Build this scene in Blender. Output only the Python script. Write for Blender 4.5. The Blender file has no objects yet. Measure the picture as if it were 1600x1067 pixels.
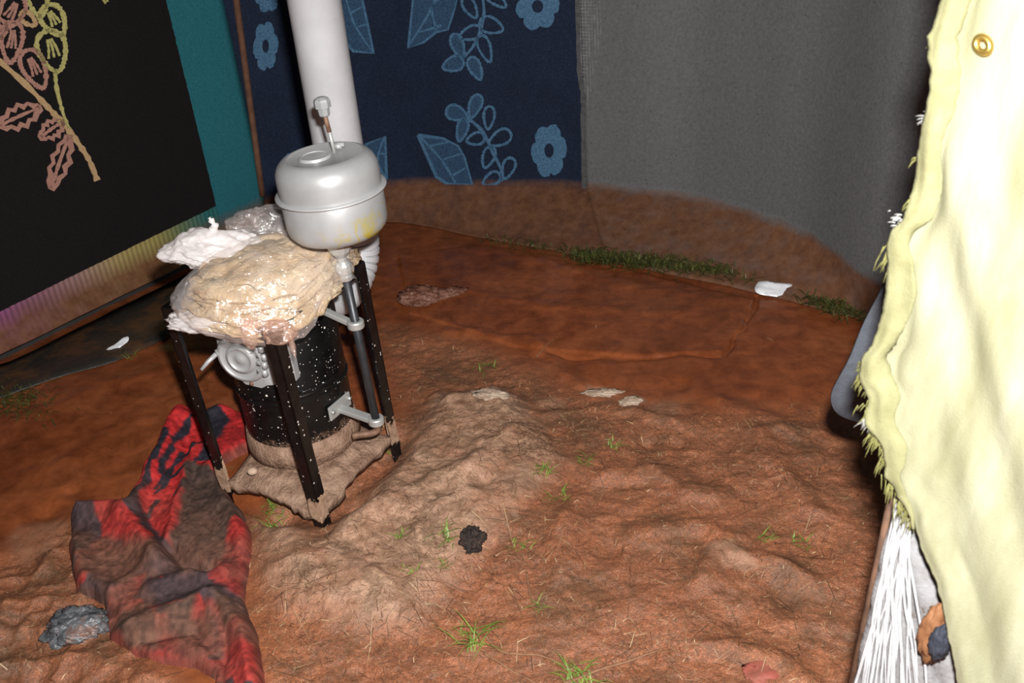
import bpy, bmesh, math, random
import numpy as np
from mathutils import Vector, Matrix, noise as mnoise

random.seed(7)
RNG = np.random.default_rng(11)
scene = bpy.context.scene
COL = scene.collection

# ---------------------------------------------------------------- camera
FPX = 1480.0
PITCH, ROLL, CAMH = math.radians(30), math.radians(4.5), 1.5
_f = Vector((0, math.cos(PITCH), -math.sin(PITCH)))
_r = Vector((1, 0, 0))
_u = Vector((0, math.sin(PITCH), math.cos(PITCH)))
CR = math.cos(ROLL) * _r - math.sin(ROLL) * _u
CU = math.sin(ROLL) * _r + math.cos(ROLL) * _u
CF = _f
CO = Vector((0, 0, CAMH))
cam_d = bpy.data.cameras.new('camera')
cam = bpy.data.objects.new('camera', cam_d)
COL.objects.link(cam)
cam.matrix_world = Matrix((
    (CR.x, CU.x, -CF.x, CO.x),
    (CR.y, CU.y, -CF.y, CO.y),
    (CR.z, CU.z, -CF.z, CO.z),
    (0, 0, 0, 1)))
cam_d.sensor_width = 36
cam_d.lens = FPX / 1600 * 36
cam_d.clip_start = 0.02
cam_d.dof.use_dof = True
cam_d.dof.focus_distance = 2.4
cam_d.dof.aperture_fstop = 7.0
scene.camera = cam

# ---------------------------------------------------------------- world: dim daylight through the doorway
w = bpy.data.worlds.new('world')
scene.world = w
w.use_nodes = True
w.node_tree.nodes['Background'].inputs[0].default_value = (0.75, 0.85, 1.0, 1)
w.node_tree.nodes['Background'].inputs[1].default_value = 0.10

# ---------------------------------------------------------------- the camera's flash
fl = bpy.data.lights.new('flash', 'AREA')
fl.shape = 'RECTANGLE'
fl.size, fl.size_y = 0.06, 0.035
fl.energy = 94
fl.color = (1.0, 0.985, 0.965)
flash = bpy.data.objects.new('flash', fl)
COL.objects.link(flash)
_m = cam.matrix_world.copy()
_m.translation = CO + CU * 0.13 + CR * 0.048
flash.matrix_world = _m

vs = scene.view_settings
vs.view_transform = 'Standard'
vs.look = 'None'
vs.exposure = 0.0
vs.gamma = 1.0
vs.use_curve_mapping = False


# ================================================================= helpers
def ray(px, py):
    return CF + CR * ((px - 800) / FPX) - CU * ((py - 533.5) / FPX)


def G(px, py, z=0.0):
    d = ray(px, py)
    t = (z - CAMH) / d.z
    return CO + d * t


def on_plane(px, py, p0, n):
    d = ray(px, py)
    t = (Vector(p0) - CO).dot(n) / d.dot(n)
    return CO + d * t


def vnoise(x, y, seed=0):
    xi = np.floor(x).astype(np.int64); yi = np.floor(y).astype(np.int64)
    xf = x - xi; yf = y - yi
    def h(a, b):
        n = (a * 374761393 + b * 668265263 + seed * 1442695041) & 0xffffffff
        n = ((n ^ (n >> 13)) * 1274126177) & 0xffffffff
        n = (n ^ (n >> 16)) & 0xffff
        return n / 65535.0
    u = xf * xf * xf * (xf * (xf * 6 - 15) + 10); v = yf * yf * yf * (yf * (yf * 6 - 15) + 10)
    a = h(xi, yi); b = h(xi + 1, yi); c = h(xi, yi + 1); d = h(xi + 1, yi + 1)
    return (a * (1 - u) + b * u) * (1 - v) + (c * (1 - u) + d * u) * v


def fbm(x, y, s, octv=4, seed=0, gain=0.5):
    t = 0; a = 1; n = 0
    c, sn = math.cos(0.6), math.sin(0.6)
    x = x * s; y = y * s
    for i in range(octv):
        t = t + a * (vnoise(x, y, seed + i * 17) * 2 - 1); n += a
        a *= gain
        x, y = (c * x - sn * y) * 2.03 + 5.2, (sn * x + c * y) * 2.03 + 1.7
    return t / n


def ridged(x, y, s, octv=3, seed=0):
    t = 0; a = 1; n = 0
    x = x * s; y = y * s
    for i in range(octv):
        t = t + a * (1 - np.abs(vnoise(x, y, seed + i * 13) * 2 - 1)); n += a
        a *= 0.5; x = x * 2.1 + 3.1; y = y * 2.1 + 7.7
    return t / n


def poly_sd(x, y, poly):
    """signed distance, positive inside"""
    P = np.array([(p[0], p[1]) for p in poly]); n = len(P)
    d2 = np.full(x.shape, 1e9); ins = np.zeros(x.shape, bool)
    for i in range(n):
        a = P[i]; b = P[(i + 1) % n]; e = b - a
        wx = x - a[0]; wy = y - a[1]
        t = np.clip((wx * e[0] + wy * e[1]) / (e @ e), 0, 1)
        d2 = np.minimum(d2, (wx - e[0] * t) ** 2 + (wy - e[1] * t) ** 2)
        c = ((a[1] > y) != (b[1] > y))
        with np.errstate(divide='ignore', invalid='ignore'):
            xx = (b[0] - a[0]) * (y - a[1]) / (b[1] - a[1]) + a[0]
        ins ^= c & (x < xx)
    d = np.sqrt(d2)
    return np.where(ins, d, -d)


def line_d(x, y, pts):
    d2 = np.full(x.shape, 1e9)
    for a, b in zip(pts[:-1], pts[1:]):
        ex, ey = b[0] - a[0], b[1] - a[1]
        wx = x - a[0]; wy = y - a[1]
        t = np.clip((wx * ex + wy * ey) / (ex * ex + ey * ey), 0, 1)
        d2 = np.minimum(d2, (wx - ex * t) ** 2 + (wy - ey * t) ** 2)
    return np.sqrt(d2)


def sstep(a, b, v):
    t = np.clip((v - a) / (b - a), 0, 1)
    return t * t * (3 - 2 * t)


def gp(pts, z=0.0):
    return [tuple(G(a, b, z)[:2]) for a, b in pts]


def catmull(pts, n=8, closed=False):
    P = [np.array(p, float) for p in pts]
    out = []
    m = len(P)
    rng = range(m) if closed else range(m - 1)
    for i in rng:
        p1 = P[i]; p2 = P[(i + 1) % m]
        p0 = P[(i - 1) % m] if closed else P[max(i - 1, 0)]
        p3 = P[(i + 2) % m] if closed else P[min(i + 2, m - 1)]
        for k in range(n):
            t = k / n
            out.append(0.5 * ((2 * p1) + (p2 - p0) * t + (2 * p0 - 5 * p1 + 4 * p2 - p3) * t * t + (3 * p1 - p0 - 3 * p2 + p3) * t ** 3))
    if not closed: out.append(P[-1])
    return out


# ---------------------------------------------------------------- materials
class NT:
    def __init__(self, name):
        self.m = bpy.data.materials.new(name); self.m.use_nodes = True
        self.t = self.m.node_tree; self.N = self.t.nodes; self.L = self.t.links
        self.b = self.N['Principled BSDF']; self.out = self.N['Material Output']
        self.tc = self.N.new('ShaderNodeTexCoord')
    def n(self, ty, **kw):
        nd = self.N.new(ty)
        for k, v in kw.items():
            if hasattr(nd, k): setattr(nd, k, v)
            else: nd.inputs[k.replace('_', ' ')].default_value = v
        return nd
    def l(self, a, b): self.L.new(a, b)
    def noise(self, scale, detail=4, rough=.55, vec=None, dist=0):
        nd = self.n('ShaderNodeTexNoise'); nd.inputs['Scale'].default_value = scale
        nd.inputs['Detail'].default_value = detail; nd.inputs['Roughness'].default_value = rough
        nd.inputs['Distortion'].default_value = dist
        self.l(vec if vec else self.tc.outputs['Object'], nd.inputs['Vector'])
        return nd.outputs['Fac']
    def ramp(self, fac, stops):
        nd = self.n('ShaderNodeValToRGB'); cr = nd.color_ramp
        while len(cr.elements) < len(stops): cr.elements.new(.5)
        for e, (p, c) in zip(cr.elements, stops):
            e.position = p; e.color = (*c, 1) if isinstance(c, tuple) else (c, c, c, 1)
        self.l(fac, nd.inputs[0]); return nd.outputs[0]
    def mix(self, fac, a, b, blend='MIX'):
        nd = self.n('ShaderNodeMix', data_type='RGBA', blend_type=blend)
        for s, v in ((nd.inputs[0], fac), (nd.inputs[6], a), (nd.inputs[7], b)):
            if isinstance(v, (int, float)): s.default_value = v
            elif isinstance(v, tuple): s.default_value = (*v, 1)
            else: self.l(v, s)
        return nd.outputs[2]
    def math(self, op, a, b=0.0, clamp=False):
        nd = self.n('ShaderNodeMath', operation=op); nd.use_clamp = clamp
        for s, v in ((nd.inputs[0], a), (nd.inputs[1], b)):
            if isinstance(v, (int, float)): s.default_value = v
            else: self.l(v, s)
        return nd.outputs[0]
    def attr(self, name):
        nd = self.n('ShaderNodeAttribute'); nd.attribute_name = name; return nd
    def bump(self, h, strength=.3, dist=.01):
        nd = self.n('ShaderNodeBump'); nd.inputs['Strength'].default_value = strength
        nd.inputs['Distance'].default_value = dist
        self.l(h, nd.inputs['Height']); self.l(nd.outputs[0], self.b.inputs['Normal'])
    def set(self, **kw):
        for k, v in kw.items():
            s = self.b.inputs[k.replace('_', ' ')]
            if isinstance(v, (int, float)): s.default_value = v
            elif isinstance(v, tuple): s.default_value = (*v, 1)
            else: self.l(v, s)
        return self
    def z(self):
        s = self.n('ShaderNodeSeparateXYZ'); self.l(self.tc.outputs['Object'], s.inputs[0]); return s.outputs[2]


def simple(name, c1, c2, scale=20, rough=.6, metallic=0, bump=.2, bscale=None, bd=.004, spec=.5):
    t = NT(name)
    f = t.noise(scale)
    t.set(Base_Color=t.ramp(f, [(.3, c1), (.7, c2)]), Roughness=rough, Metallic=metallic)
    t.b.inputs['Specular IOR Level'].default_value = spec
    if bump: t.bump(t.noise(bscale or scale * 4), bump, bd)
    return t.m


MUD_A, MUD_B = (0.16, 0.052, 0.023), (0.30, 0.105, 0.05)


def mud_on_cloth(t, cloth, zline=.15, wob=.03, soft=.012, dark=False):
    """cloth colour with the flood's mud stain below a wavering tide mark"""
    z = t.z()
    nz = t.math('MULTIPLY', t.math('SUBTRACT', t.noise(9, 6, .65), .5), wob * 2)
    d = t.math('SUBTRACT', t.math('ADD', z, nz), zline)
    fac = t.math('SUBTRACT', 1.0, t.math('DIVIDE', t.math('ADD', d, soft), soft * 2), False)
    nd = t.n('ShaderNodeClamp'); t.l(fac, nd.inputs[0])
    patch = t.ramp(t.noise(14, 5, .6), [(.30, .72), (.55, .97)])
    fac2 = t.math('MULTIPLY', nd.outputs[0], patch)
    mud = t.ramp(t.noise(26, 7, .7), [(.3, (.10, .038, .017)), (.5, (.155, .064, .030)), (.75, (.215, .10, .054))])
    return t.mix(fac2, cloth, mud), fac2


# ---------------------------------------------------------------- mesh helpers
def mesh_obj(name, verts, faces, mat, parent=None, smooth=True):
    me = bpy.data.meshes.new(name)
    me.from_pydata([tuple(v) for v in verts], [], faces)
    me.update()
    if smooth: me.polygons.foreach_set('use_smooth', [True] * len(me.polygons))
    o = bpy.data.objects.new(name, me)
    COL.objects.link(o)
    if mat: me.materials.append(mat)
    if parent: o.parent = parent
    return o


def bm_obj(name, bm, mat, parent=None, smooth=True, bevel=0):
    me = bpy.data.meshes.new(name)
    bmesh.ops.recalc_face_normals(bm, faces=bm.faces[:])
    bm.to_mesh(me); bm.free()
    if smooth:
        me.polygons.foreach_set('use_smooth', [True] * len(me.polygons))
    o = bpy.data.objects.new(name, me); COL.objects.link(o)
    if mat: me.materials.append(mat)
    if parent: o.parent = parent
    if bevel:
        b = o.modifiers.new('bevel', 'BEVEL'); b.width = bevel; b.segments = 2; b.limit_method = 'ANGLE'
    return o


def tag(o, label, cat, group=None, kind=None):
    if label: o['label'] = label
    if cat: o['category'] = cat
    if group: o['group'] = group
    if kind: o['kind'] = kind
    return o


def empty(name, loc=(0, 0, 0)):
    o = bpy.data.objects.new(name, None); COL.objects.link(o); o.location = loc
    o.empty_display_size = .05
    return o


def add_box(bm, c, s, M=None):
    r = bmesh.ops.create_cube(bm, size=1)
    for v in r['verts']:
        p = Vector((v.co.x * s[0] + c[0], v.co.y * s[1] + c[1], v.co.z * s[2] + c[2]))
        v.co = M @ p if M else p


def add_tube(bm, pts, rad, seg=12, caps=True):
    pts = [Vector(p) for p in pts]
    if not hasattr(rad, '__len__'): rad = [rad] * len(pts)
    rings = []; up = None
    for i, p in enumerate(pts):
        t = (pts[min(i + 1, len(pts) - 1)] - pts[max(i - 1, 0)]).normalized()
        if up is None:
            up = t.orthogonal().normalized()
        up = (up - t * up.dot(t)).normalized()
        s = t.cross(up)
        rings.append([bm.verts.new(p + (up * math.cos(a) + s * math.sin(a)) * rad[i]) for a in [2 * math.pi * k / seg for k in range(seg)]])
    for a, b in zip(rings[:-1], rings[1:]):
        for k in range(seg):
            bm.faces.new((a[k], a[(k + 1) % seg], b[(k + 1) % seg], b[k]))
    if caps:
        bm.faces.new(rings[0][::-1]); bm.faces.new(rings[-1])


def add_lathe(bm, prof, M=None, seg=48):
    rings = []
    for r, z in prof:
        if r < 1e-6:
            p = Vector((0, 0, z)); rings.append([bm.verts.new(M @ p if M else p)])
        else:
            ring = []
            for k in range(seg):
                a = 2 * math.pi * k / seg
                p = Vector((r * math.cos(a), r * math.sin(a), z))
                ring.append(bm.verts.new(M @ p if M else p))
            rings.append(ring)
    for a, b in zip(rings[:-1], rings[1:]):
        for k in range(seg):
            k2 = (k + 1) % seg
            if len(a) == 1 and len(b) == 1: continue
            if len(a) == 1: bm.faces.new((a[0], b[k2], b[k]))
            elif len(b) == 1: bm.faces.new((a[k], a[k2], b[0]))
            else: bm.faces.new((a[k], a[k2], b[k2], b[k]))


def solidify(o, th, off=0):
    m = o.modifiers.new('thickness', 'SOLIDIFY'); m.thickness = th; m.offset = off
    return o


def set_attr(me, name, arr):
    a = me.attributes.new(name, 'FLOAT', 'POINT'); a.data.foreach_set('value', np.asarray(arr, np.float32).ravel())


def set_col(me, name, arr):
    a = me.attributes.new(name, 'FLOAT_COLOR', 'POINT')
    arr = np.asarray(arr, np.float32)
    a.data.foreach_set('color', np.concatenate([arr, np.ones((len(arr), 1), np.float32)], 1).ravel())


# ================================================================= footprint of the tent
LEFT = [(-0.957, 3.652), (-1.634, 2.734), (-2.2, 1.95), (-2.5, 1.1)]
BACK_PAIR = [((-.955, 3.60), (-.957, 3.652)), ((-.49, 3.66), (-.477, 3.74)), ((-.069, 3.403), (-.053, 3.634)),
             ((.335, 3.145), (.301, 3.541)), ((.60, 2.955), (.55, 3.41)), ((.80, 2.81), (.753, 3.286)),
             ((1.022, 2.615), (1.005, 2.937)), ((1.132, 2.473), (1.113, 2.526)), ((1.32, 1.9), (1.32, 1.95)), ((1.45, 1.0), (1.45, 1.0))]
_bs = catmull([(*a, *b) for a, b in BACK_PAIR], 16)
BACK_BASE = [(p[0], p[1]) for p in _bs]
BACK_MUD = [(p[2], p[3]) for p in _bs]


def hit_wall(px, py, line, off=0.0):
    d = ray(px, py); best = None
    for a, b in zip(line[:-1], line[1:]):
        a = Vector((a[0], a[1], 0)); b = Vector((b[0], b[1], 0))
        n = Vector((-(b - a).y, (b - a).x, 0)).normalized()
        if n.dot(CO - a) < 0: n = -n
        den = d.dot(n)
        if abs(den) < 1e-9: continue
        t = (a + n * off - CO).dot(n) / den
        if t <= 0: continue
        p = CO + d * t
        s = (p - a).dot(b - a) / (b - a).length_squared
        if -0.02 <= s <= 1.02 and (best is None or t < best[0]): best = (t, p)
    return best[1] if best else None


# ================================================================= floor
SHEET = gp([(640, 490), (800, 543), (1000, 558), (1130, 553), (1158, 520), (1178, 470), (950, 415), (760, 385), (620, 400)])
MOUND = gp([(385, 800), (505, 835), (630, 700), (680, 620), (790, 610), (850, 660), (890, 720), (840, 775), (770, 850), (700, 920), (640, 985), (560, 990), (450, 960), (395, 890)])
ROUGH = gp([(600, 500), (760, 540), (900, 600), (1100, 640), (1290, 640), (1420, 720), (1420, 1150), (380, 1150), (385, 800), (620, 640), (560, 520)])
ROUGHL = gp([(-80, 880), (60, 860), (120, 800), (170, 930), (260, 1030), (330, 1150), (-80, 1150)])
RIDGES = [  # px polylines, height, width
    ([(850, 655), (950, 640), (1060, 655)], .016, .035),
    ([(940, 745), (1010, 735), (1110, 770)], .022, .04),
    ([(1090, 900), (1130, 860), (1200, 880), (1260, 905)], .03, .04),
    ([(1180, 680), (1230, 760), (1280, 800)], .022, .035),
    ([(1010, 830), (1080, 815), (1150, 840)], .018, .04),
    ([(900, 780), (870, 850), (880, 900)], .02, .04),
    ([(1120, 620), (1200, 660), (1290, 690)], .014, .04),
    ([(700, 520), (830, 530), (900, 600)], .010, .03),
    ([(1100, 1010), (1190, 1020), (1260, 1060)], .02, .04),
    ([(950, 950), (1040, 930), (1080, 990)], .012, .05),
    ([(430, 900), (520, 880), (600, 930)], .018, .03),
    ([(520, 860), (640, 780), (760, 740)], .02, .04),
    ([(640, 860), (700, 800), (790, 690)], .014, .03),
    ([(700, 640), (760, 620), (790, 650)], .02, .025),
    ([(60, 880), (30, 930), (0, 990)], .018, .04),
    ([(90, 1040), (160, 1010), (230, 1060)], .02, .04),
    ([(1180, 462), (1168, 500), (1153, 538), (1132, 553)], -.016, .010),
    ([(1120, 556), (1000, 561), (860, 552)], -.008, .010),
    ([(640, 370), (800, 400), (1000, 450), (1150, 470)], .006, .05),
    ([(700, 450), (860, 480), (1060, 490)], .008, .04),
    ([(60, 650), (180, 600), (300, 560)], .006, .06),
    ([(20, 760), (130, 710), (210, 650)], .007, .05),
]
DIPS = [((70, 800), .016, .05), ((120, 770), .012, .04), ((40, 905), .022, .05), ((1010, 690), .018, .05), ((900, 560), .012, .05),
        ((1050, 690), .012, .04), ((760, 950), .012, .06), ((960, 860), .014, .05), ((1220, 930), .018, .06), ((1150, 960), .012, .06),
        ((1060, 600), .012, .05), ((440, 810), .04, .05), ((560, 790), .035, .05), ((90, 1000), .01, .05), ((60, 1050), .02, .04), ((930, 605), .015, .04),
        ((760, 770), .02, .04), ((690, 790), .012, .04)]
_ridx = [(gp(p), h, wd) for p, h, wd in RIDGES]
_dips = [(tuple(G(*p)[:2]), h, wd) for p, h, wd in DIPS]
_trough = gp([(350, 770), (440, 800), (510, 800), (570, 750), (625, 700)])


def floor_fields(x, y):
    m = sstep(-.03, .07, poly_sd(x, y, MOUND) + .02 * fbm(x, y, 9, 3, 5))
    ro = np.maximum(sstep(-.06, .10, poly_sd(x, y, ROUGH) + .04 * fbm(x, y, 7, 3, 8)), sstep(-.05, .06, poly_sd(x, y, ROUGHL)))
    ro = np.maximum(ro, m)
    return m, ro


def floor_h(x, y):
    m, ro = floor_fields(x, y)
    h = .004 * fbm(x, y, 2.2, 3, 1)
    h = h + .0028 * fbm(x * .6 + y * .5, y * 1.2, 9, 3, 2)
    lump = fbm(x, y, 4.5, 3, 21) * .011 + (ridged(x + .05 * fbm(x, y, 8, 2, 3), y, 7, 2, 31) - .55) * .008
    fine = fbm(x, y, 38, 4, 41, .6) * .0040 + (ridged(x, y, 90, 2, 51) - .5) * .0016
    rl = sstep(-.03, .06, poly_sd(x, y, ROUGHL))
    h = h + ro * (lump + fine * 1.1) + rl * ((ridged(x, y, 11, 2, 131) - .6) * .03)
    h = h + .034 * m + m * (fbm(x, y, 16, 4, 61, .6) * .006)
    s = sstep(-.004, .012, poly_sd(x, y, SHEET) + .006 * fbm(x, y, 8, 2, 9))
    h = h + .006 * s
    wx = x + .025 * fbm(x, y, 10, 2, 71); wy = y + .025 * fbm(x, y, 10, 2, 72)
    for pts, hh, wd in _ridx:
        d = line_d(wx, wy, pts)
        h = h + .85 * hh * np.exp(-(d / wd) ** 2 * 1.6) * (.75 + .5 * fbm(x, y, 14, 2, 81))
    for (cx, cy), hh, wd in _dips:
        d = np.hypot((wx - cx) * 1.1, wy - cy)
        h = h - hh * np.exp(-(d / wd) ** 2 * 2)
    d = line_d(wx, wy, _trough)
    h = h - .02 * np.exp(-(d / .06) ** 2)
    return h


FX0, FY0, FST = -1.75, 1.05, .0045
FGRID = None


def hzv(x, y):
    i = np.clip((x - FX0) / FST, 0, FGRID.shape[1] - 2); j = np.clip((y - FY0) / FST, 0, FGRID.shape[0] - 2)
    i0 = i.astype(int); j0 = j.astype(int); a = i - i0; b = j - j0
    return (FGRID[j0, i0] * (1 - a) + FGRID[j0, i0 + 1] * a) * (1 - b) + (FGRID[j0 + 1, i0] * (1 - a) + FGRID[j0 + 1, i0 + 1] * a) * b


def hz(x, y):
    i = min(max(int((x - FX0) / FST + .5), 0), FGRID.shape[1] - 1); j = min(max(int((y - FY0) / FST + .5), 0), FGRID.shape[0] - 1)
    return float(FGRID[j, i])


def build_floor():
    xs = np.concatenate([np.linspace(-2.9, -1.78, 12), np.arange(-1.75, 1.30, .0045), np.linspace(1.34, 2.1, 10)])
    ys = np.concatenate([np.linspace(-1.6, 1.02, 22), np.arange(1.05, 3.80, .0045), np.linspace(3.84, 4.3, 8)])
    X, Y = np.meshgrid(xs, ys)
    x = X.ravel(); y = Y.ravel()
    m, ro = floor_fields(x, y)
    z = floor_h(x, y)
    nx, ny = len(xs), len(ys)
    global FGRID
    FGRID = z.reshape(ny, nx)[22:-8, 12:-10]
    me = bpy.data.meshes.new('floor')
    me.vertices.add(nx * ny)
    me.vertices.foreach_set('co', np.stack([x, y, z], 1).astype(np.float32).ravel())
    i = np.arange((ny - 1) * nx).reshape(ny - 1, nx)[:, :-1].ravel()
    q = np.stack([i, i + 1, i + nx + 1, i + nx], 1).astype(np.int32)
    me.loops.add(q.size); me.loops.foreach_set('vertex_index', q.ravel())
    me.polygons.add(len(q))
    me.polygons.foreach_set('loop_start', np.arange(0, q.size, 4, dtype=np.int32))
    me.update(calc_edges=True)
    me.polygons.foreach_set('use_smooth', np.ones(len(q), bool))
    # dried pale clay: the mound, and patches with outlines of their own; the last is painted sheen
    pale = m * (.72 + .5 * fbm(x, y, 12, 4, 91))
    for c, r_, k in [((735, 625), .07, .7), ((690, 640), .06, .6), ((935, 608), .035, .5), ((990, 625), .035, .4), ((1130, 865), .05, .45), ((1165, 885), .03, .45), ((860, 630), .05, .3), ((1040, 640), .06, .2),
                     ((60, 840), .1, .25)]:  # light tan sheen on the smooth left mud, painted as pale tone
        g = G(*c); d = np.hypot(x - g.x, y - g.y) + .02 * fbm(x, y, 20, 3, 95)
        pale = np.maximum(pale, k * sstep(r_, r_ * .4, d))
    set_attr(me, 'pale', np.clip(pale, 0, 1)); set_attr(me, 'rough_zone', ro)
    t = NT('wet red mud')
    big = t.noise(2.6, 5, .6); mid = t.noise(16, 7, .65, dist=.4); fine = t.noise(110, 4, .6)
    c = t.ramp(big, [(.3, (.18, .045, .014)), (.5, (.24, .064, .021)), (.72, (.31, .095, .035))])
    c = t.mix(.75, c, t.ramp(mid, [(.28, (.42, .38, .36)), (.5, (.95, .95, .95)), (.74, (1.5, 1.55, 1.6))]), 'MULTIPLY')
    rz = t.attr('rough_zone').outputs['Fac']
    cr = t.mix(.75, c, t.ramp(fine, [(.3, (.6, .55, .52)), (.55, (1.35, 1.35, 1.35)), (.72, (2.0, 2.1, 2.2))]), 'MULTIPLY')
    c = t.mix(rz, c, t.mix(.38, cr, (.285, .155, .092)))
    grain = t.ramp(t.noise(300, 3, .75), [(.30, (.45, .42, .40)), (.5, (1.0, 1.0, 1.0)), (.68, (1.75, 1.8, 1.85))])
    c = t.mix(t.math('MULTIPLY', rz, .8), c, t.mix(1.0, c, grain, 'MULTIPLY'))
    deb = t.ramp(t.noise(5.5, 7, .68, dist=.8), [(.48, 0.0), (.66, .75)])
    c = t.mix(t.math('MULTIPLY', deb, rz), c, t.ramp(t.noise(140, 4, .7), [(.35, (.045, .024, .012)), (.65, (.17, .10, .055))]))
    pl = t.attr('pale').outputs['Fac']
    pc = t.ramp(t.noise(24, 8, .72, dist=.6), [(.28, (.17, .085, .046)), (.42, (.38, .215, .135)), (.6, (.54, .335, .225)), (.75, (.66, .46, .33))])
    pg = t.ramp(t.noise(210, 4, .75), [(.28, (.40, .36, .32)), (.48, (1.0, 1.0, 1.0)), (.7, (1.35, 1.35, 1.35))])
    c = t.mix(pl, c, t.mix(.85, pc, pg, 'MULTIPLY'))
    crk = t.ramp(t.noise(9, 8, .75, dist=1.6), [(.44, 0.0), (.58, .85)])
    c = t.mix(t.math('MULTIPLY', crk, pl), c, t.ramp(t.noise(170, 4, .75), [(.33, (.07, .038, .020)), (.66, (.27, .155, .09))]))
    t.l(c, t.b.inputs['Base Color'])
    rr = t.math('ADD', t.math('MULTIPLY', rz, .17), t.math('MULTIPLY', mid, .25))
    rr = t.math('ADD', rr, .14); rr = t.math('ADD', rr, t.math('MULTIPLY', pl, .15))
    t.l(rr, t.b.inputs['Roughness'])
    hgt = t.math('ADD', t.math('MULTIPLY', fine, t.math('ADD', rz, .08)), t.math('MULTIPLY', t.noise(330, 3, .7), t.math('MULTIPLY', rz, .8)))
    t.bump(hgt, .55, .006)
    me.materials.append(t.m)
    o = bpy.data.objects.new('floor', me); COL.objects.link(o)
    tag(o, 'flooded red mud floor with smooth puddled areas and churned lumps', None, kind='structure')
    return o


build_floor()

# ================================================================= tent shell
TARP = simple('dark tent tarpaulin', (.02, .02, .022), (.04, .038, .036), 6, .7)


def wall(name, line, z0, z1, label, out=.05, th=.01):
    pts = [Vector((p[0], p[1], 0)) for p in line]
    V = []; Fc = []
    for i, p in enumerate(pts):
        tdir = (pts[min(i + 1, len(pts) - 1)] - pts[max(i - 1, 0)]).normalized()
        n = Vector((-tdir.y, tdir.x, 0))
        if n.dot(Vector((0, 1.5, 0)) - p) > 0: n = -n
        q = p + n * out
        V += [(q.x, q.y, z0), (q.x, q.y, z1)]
    for i in range(len(pts) - 1):
        Fc.append((2 * i, 2 * i + 2, 2 * i + 3, 2 * i + 1))
    o = mesh_obj(name, V, Fc, TARP, smooth=False)
    solidify(o, th)
    tag(o, label, None, kind='structure')
    return o


wall('wall_left', LEFT + [(-2.5, -1.2)], -.03, 2.15, 'dark tent wall behind the black flowered rug')
wall('wall_back', BACK_MUD[:113], -.03, 2.15, 'dark tent wall behind the navy and grey blankets')
wall('wall_right', BACK_MUD[112:] + [(1.6, -1.2)], -.03, 2.15, 'dark tent wall on the curtain side')
# front wall with the doorway the photographer stands in
bmw = bmesh.new()
add_box(bmw, (-1.62, -1.2, 1.06), (1.9, .02, 2.18)); add_box(bmw, (1.19, -1.2, 1.06), (.96, .02, 2.18)); add_box(bmw, (.02, -1.2, 2.05), (1.4, .02, .2))
tag(bm_obj('wall_front', bmw, TARP, smooth=False), 'tent wall with the open doorway', None, kind='structure')
ceil = mesh_obj('ceiling', [(-2.8, -1.4, 2.15), (1.9, -1.4, 2.15), (1.9, 4.2, 2.15), (-2.8, 4.2, 2.15)], [(0, 1, 2, 3)], TARP, smooth=False)
solidify(ceil, .01, 1); tag(ceil, 'dark tent roof', None, kind='structure')


# ================================================================= cloth hangings on the walls
def hanging(name, base, mud, ztop, mat, label, cat, zm=.15, skirt_pow=1.5, th=.007, wav=.008, floor_gap=.004, seed=0, off=0.0):
    rows_s = [0, .06, .13, .22, .34, .48, .62, .75, .87, .95, 1.0]
    rows_w = [zm + .03, zm + .08] + list(np.linspace(zm + .16, ztop, 14))
    n = len(base); V = []; Fc = []
    B = np.array(base); M_ = np.array(mud)
    T = np.gradient(M_, axis=0); T /= np.linalg.norm(T, axis=1)[:, None]
    Nn = np.stack([-T[:, 1], T[:, 0]], 1)
    sgn = np.sign(((np.array([0, 1.5]) - M_) * Nn).sum(1)); Nn *= sgn[:, None]
    cum = np.concatenate([[0], np.cumsum(np.linalg.norm(np.diff(M_, axis=0), axis=1))])
    for t in rows_s:
        xy = B * (1 - t) + M_ * t + Nn * off
        fz = floor_h(xy[:, 0], xy[:, 1]) * (1 - t)
        wz = (.010 * fbm(cum * 1.0, cum * 0 + t * 2, 7, 3, seed)) * math.sin(math.pi * min(t * 1.1, 1))
        zz = fz + floor_gap + (zm - floor_gap) * t ** skirt_pow + wz
        V += [(xy[i, 0], xy[i, 1], zz[i]) for i in range(n)]
    for z in rows_w:
        k = wav * fbm(cum, cum * 0 + z * .25, 3.5, 2, seed + 3) * min(1, (z - zm) * 3)
        xy = M_ + Nn * (k[:, None] + off)
        V += [(xy[i, 0], xy[i, 1], z) for i in range(n)]
    R_ = len(rows_s) + len(rows_w)
    for r_ in range(R_ - 1):
        for i in range(n - 1):
            Fc.append((r_ * n + i, r_ * n + i + 1, (r_ + 1) * n + i + 1, (r_ + 1) * n + i))
    o = mesh_obj(name, V, Fc, mat)
    solidify(o, th)
    tag(o, label, cat)
    return o


def fabric_bump(t, s=420, strength=.35):
    a = t.noise(s, 3, .7)
    t.bump(a, strength, .003)


# --- black rug with rainbow border (left wall)
A = Vector((-0.957, 3.652, 0)); Bv = Vector((-1.634, 2.734, 0))
ldir = (Bv - A).normalized()
lefts = catmull([LEFT[0], LEFT[1], LEFT[2], LEFT[3]], 24)
left_mud = [(p[0], p[1]) for p in lefts]
lnorm = Vector((ldir.y, -ldir.x, 0)); lnorm = lnorm if lnorm.dot(Vector((0, 1.5, 0)) - A) > 0 else -lnorm
left_base = [(p[0] + lnorm.x * .035, p[1] + lnorm.y * .035) for p in lefts]

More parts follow.
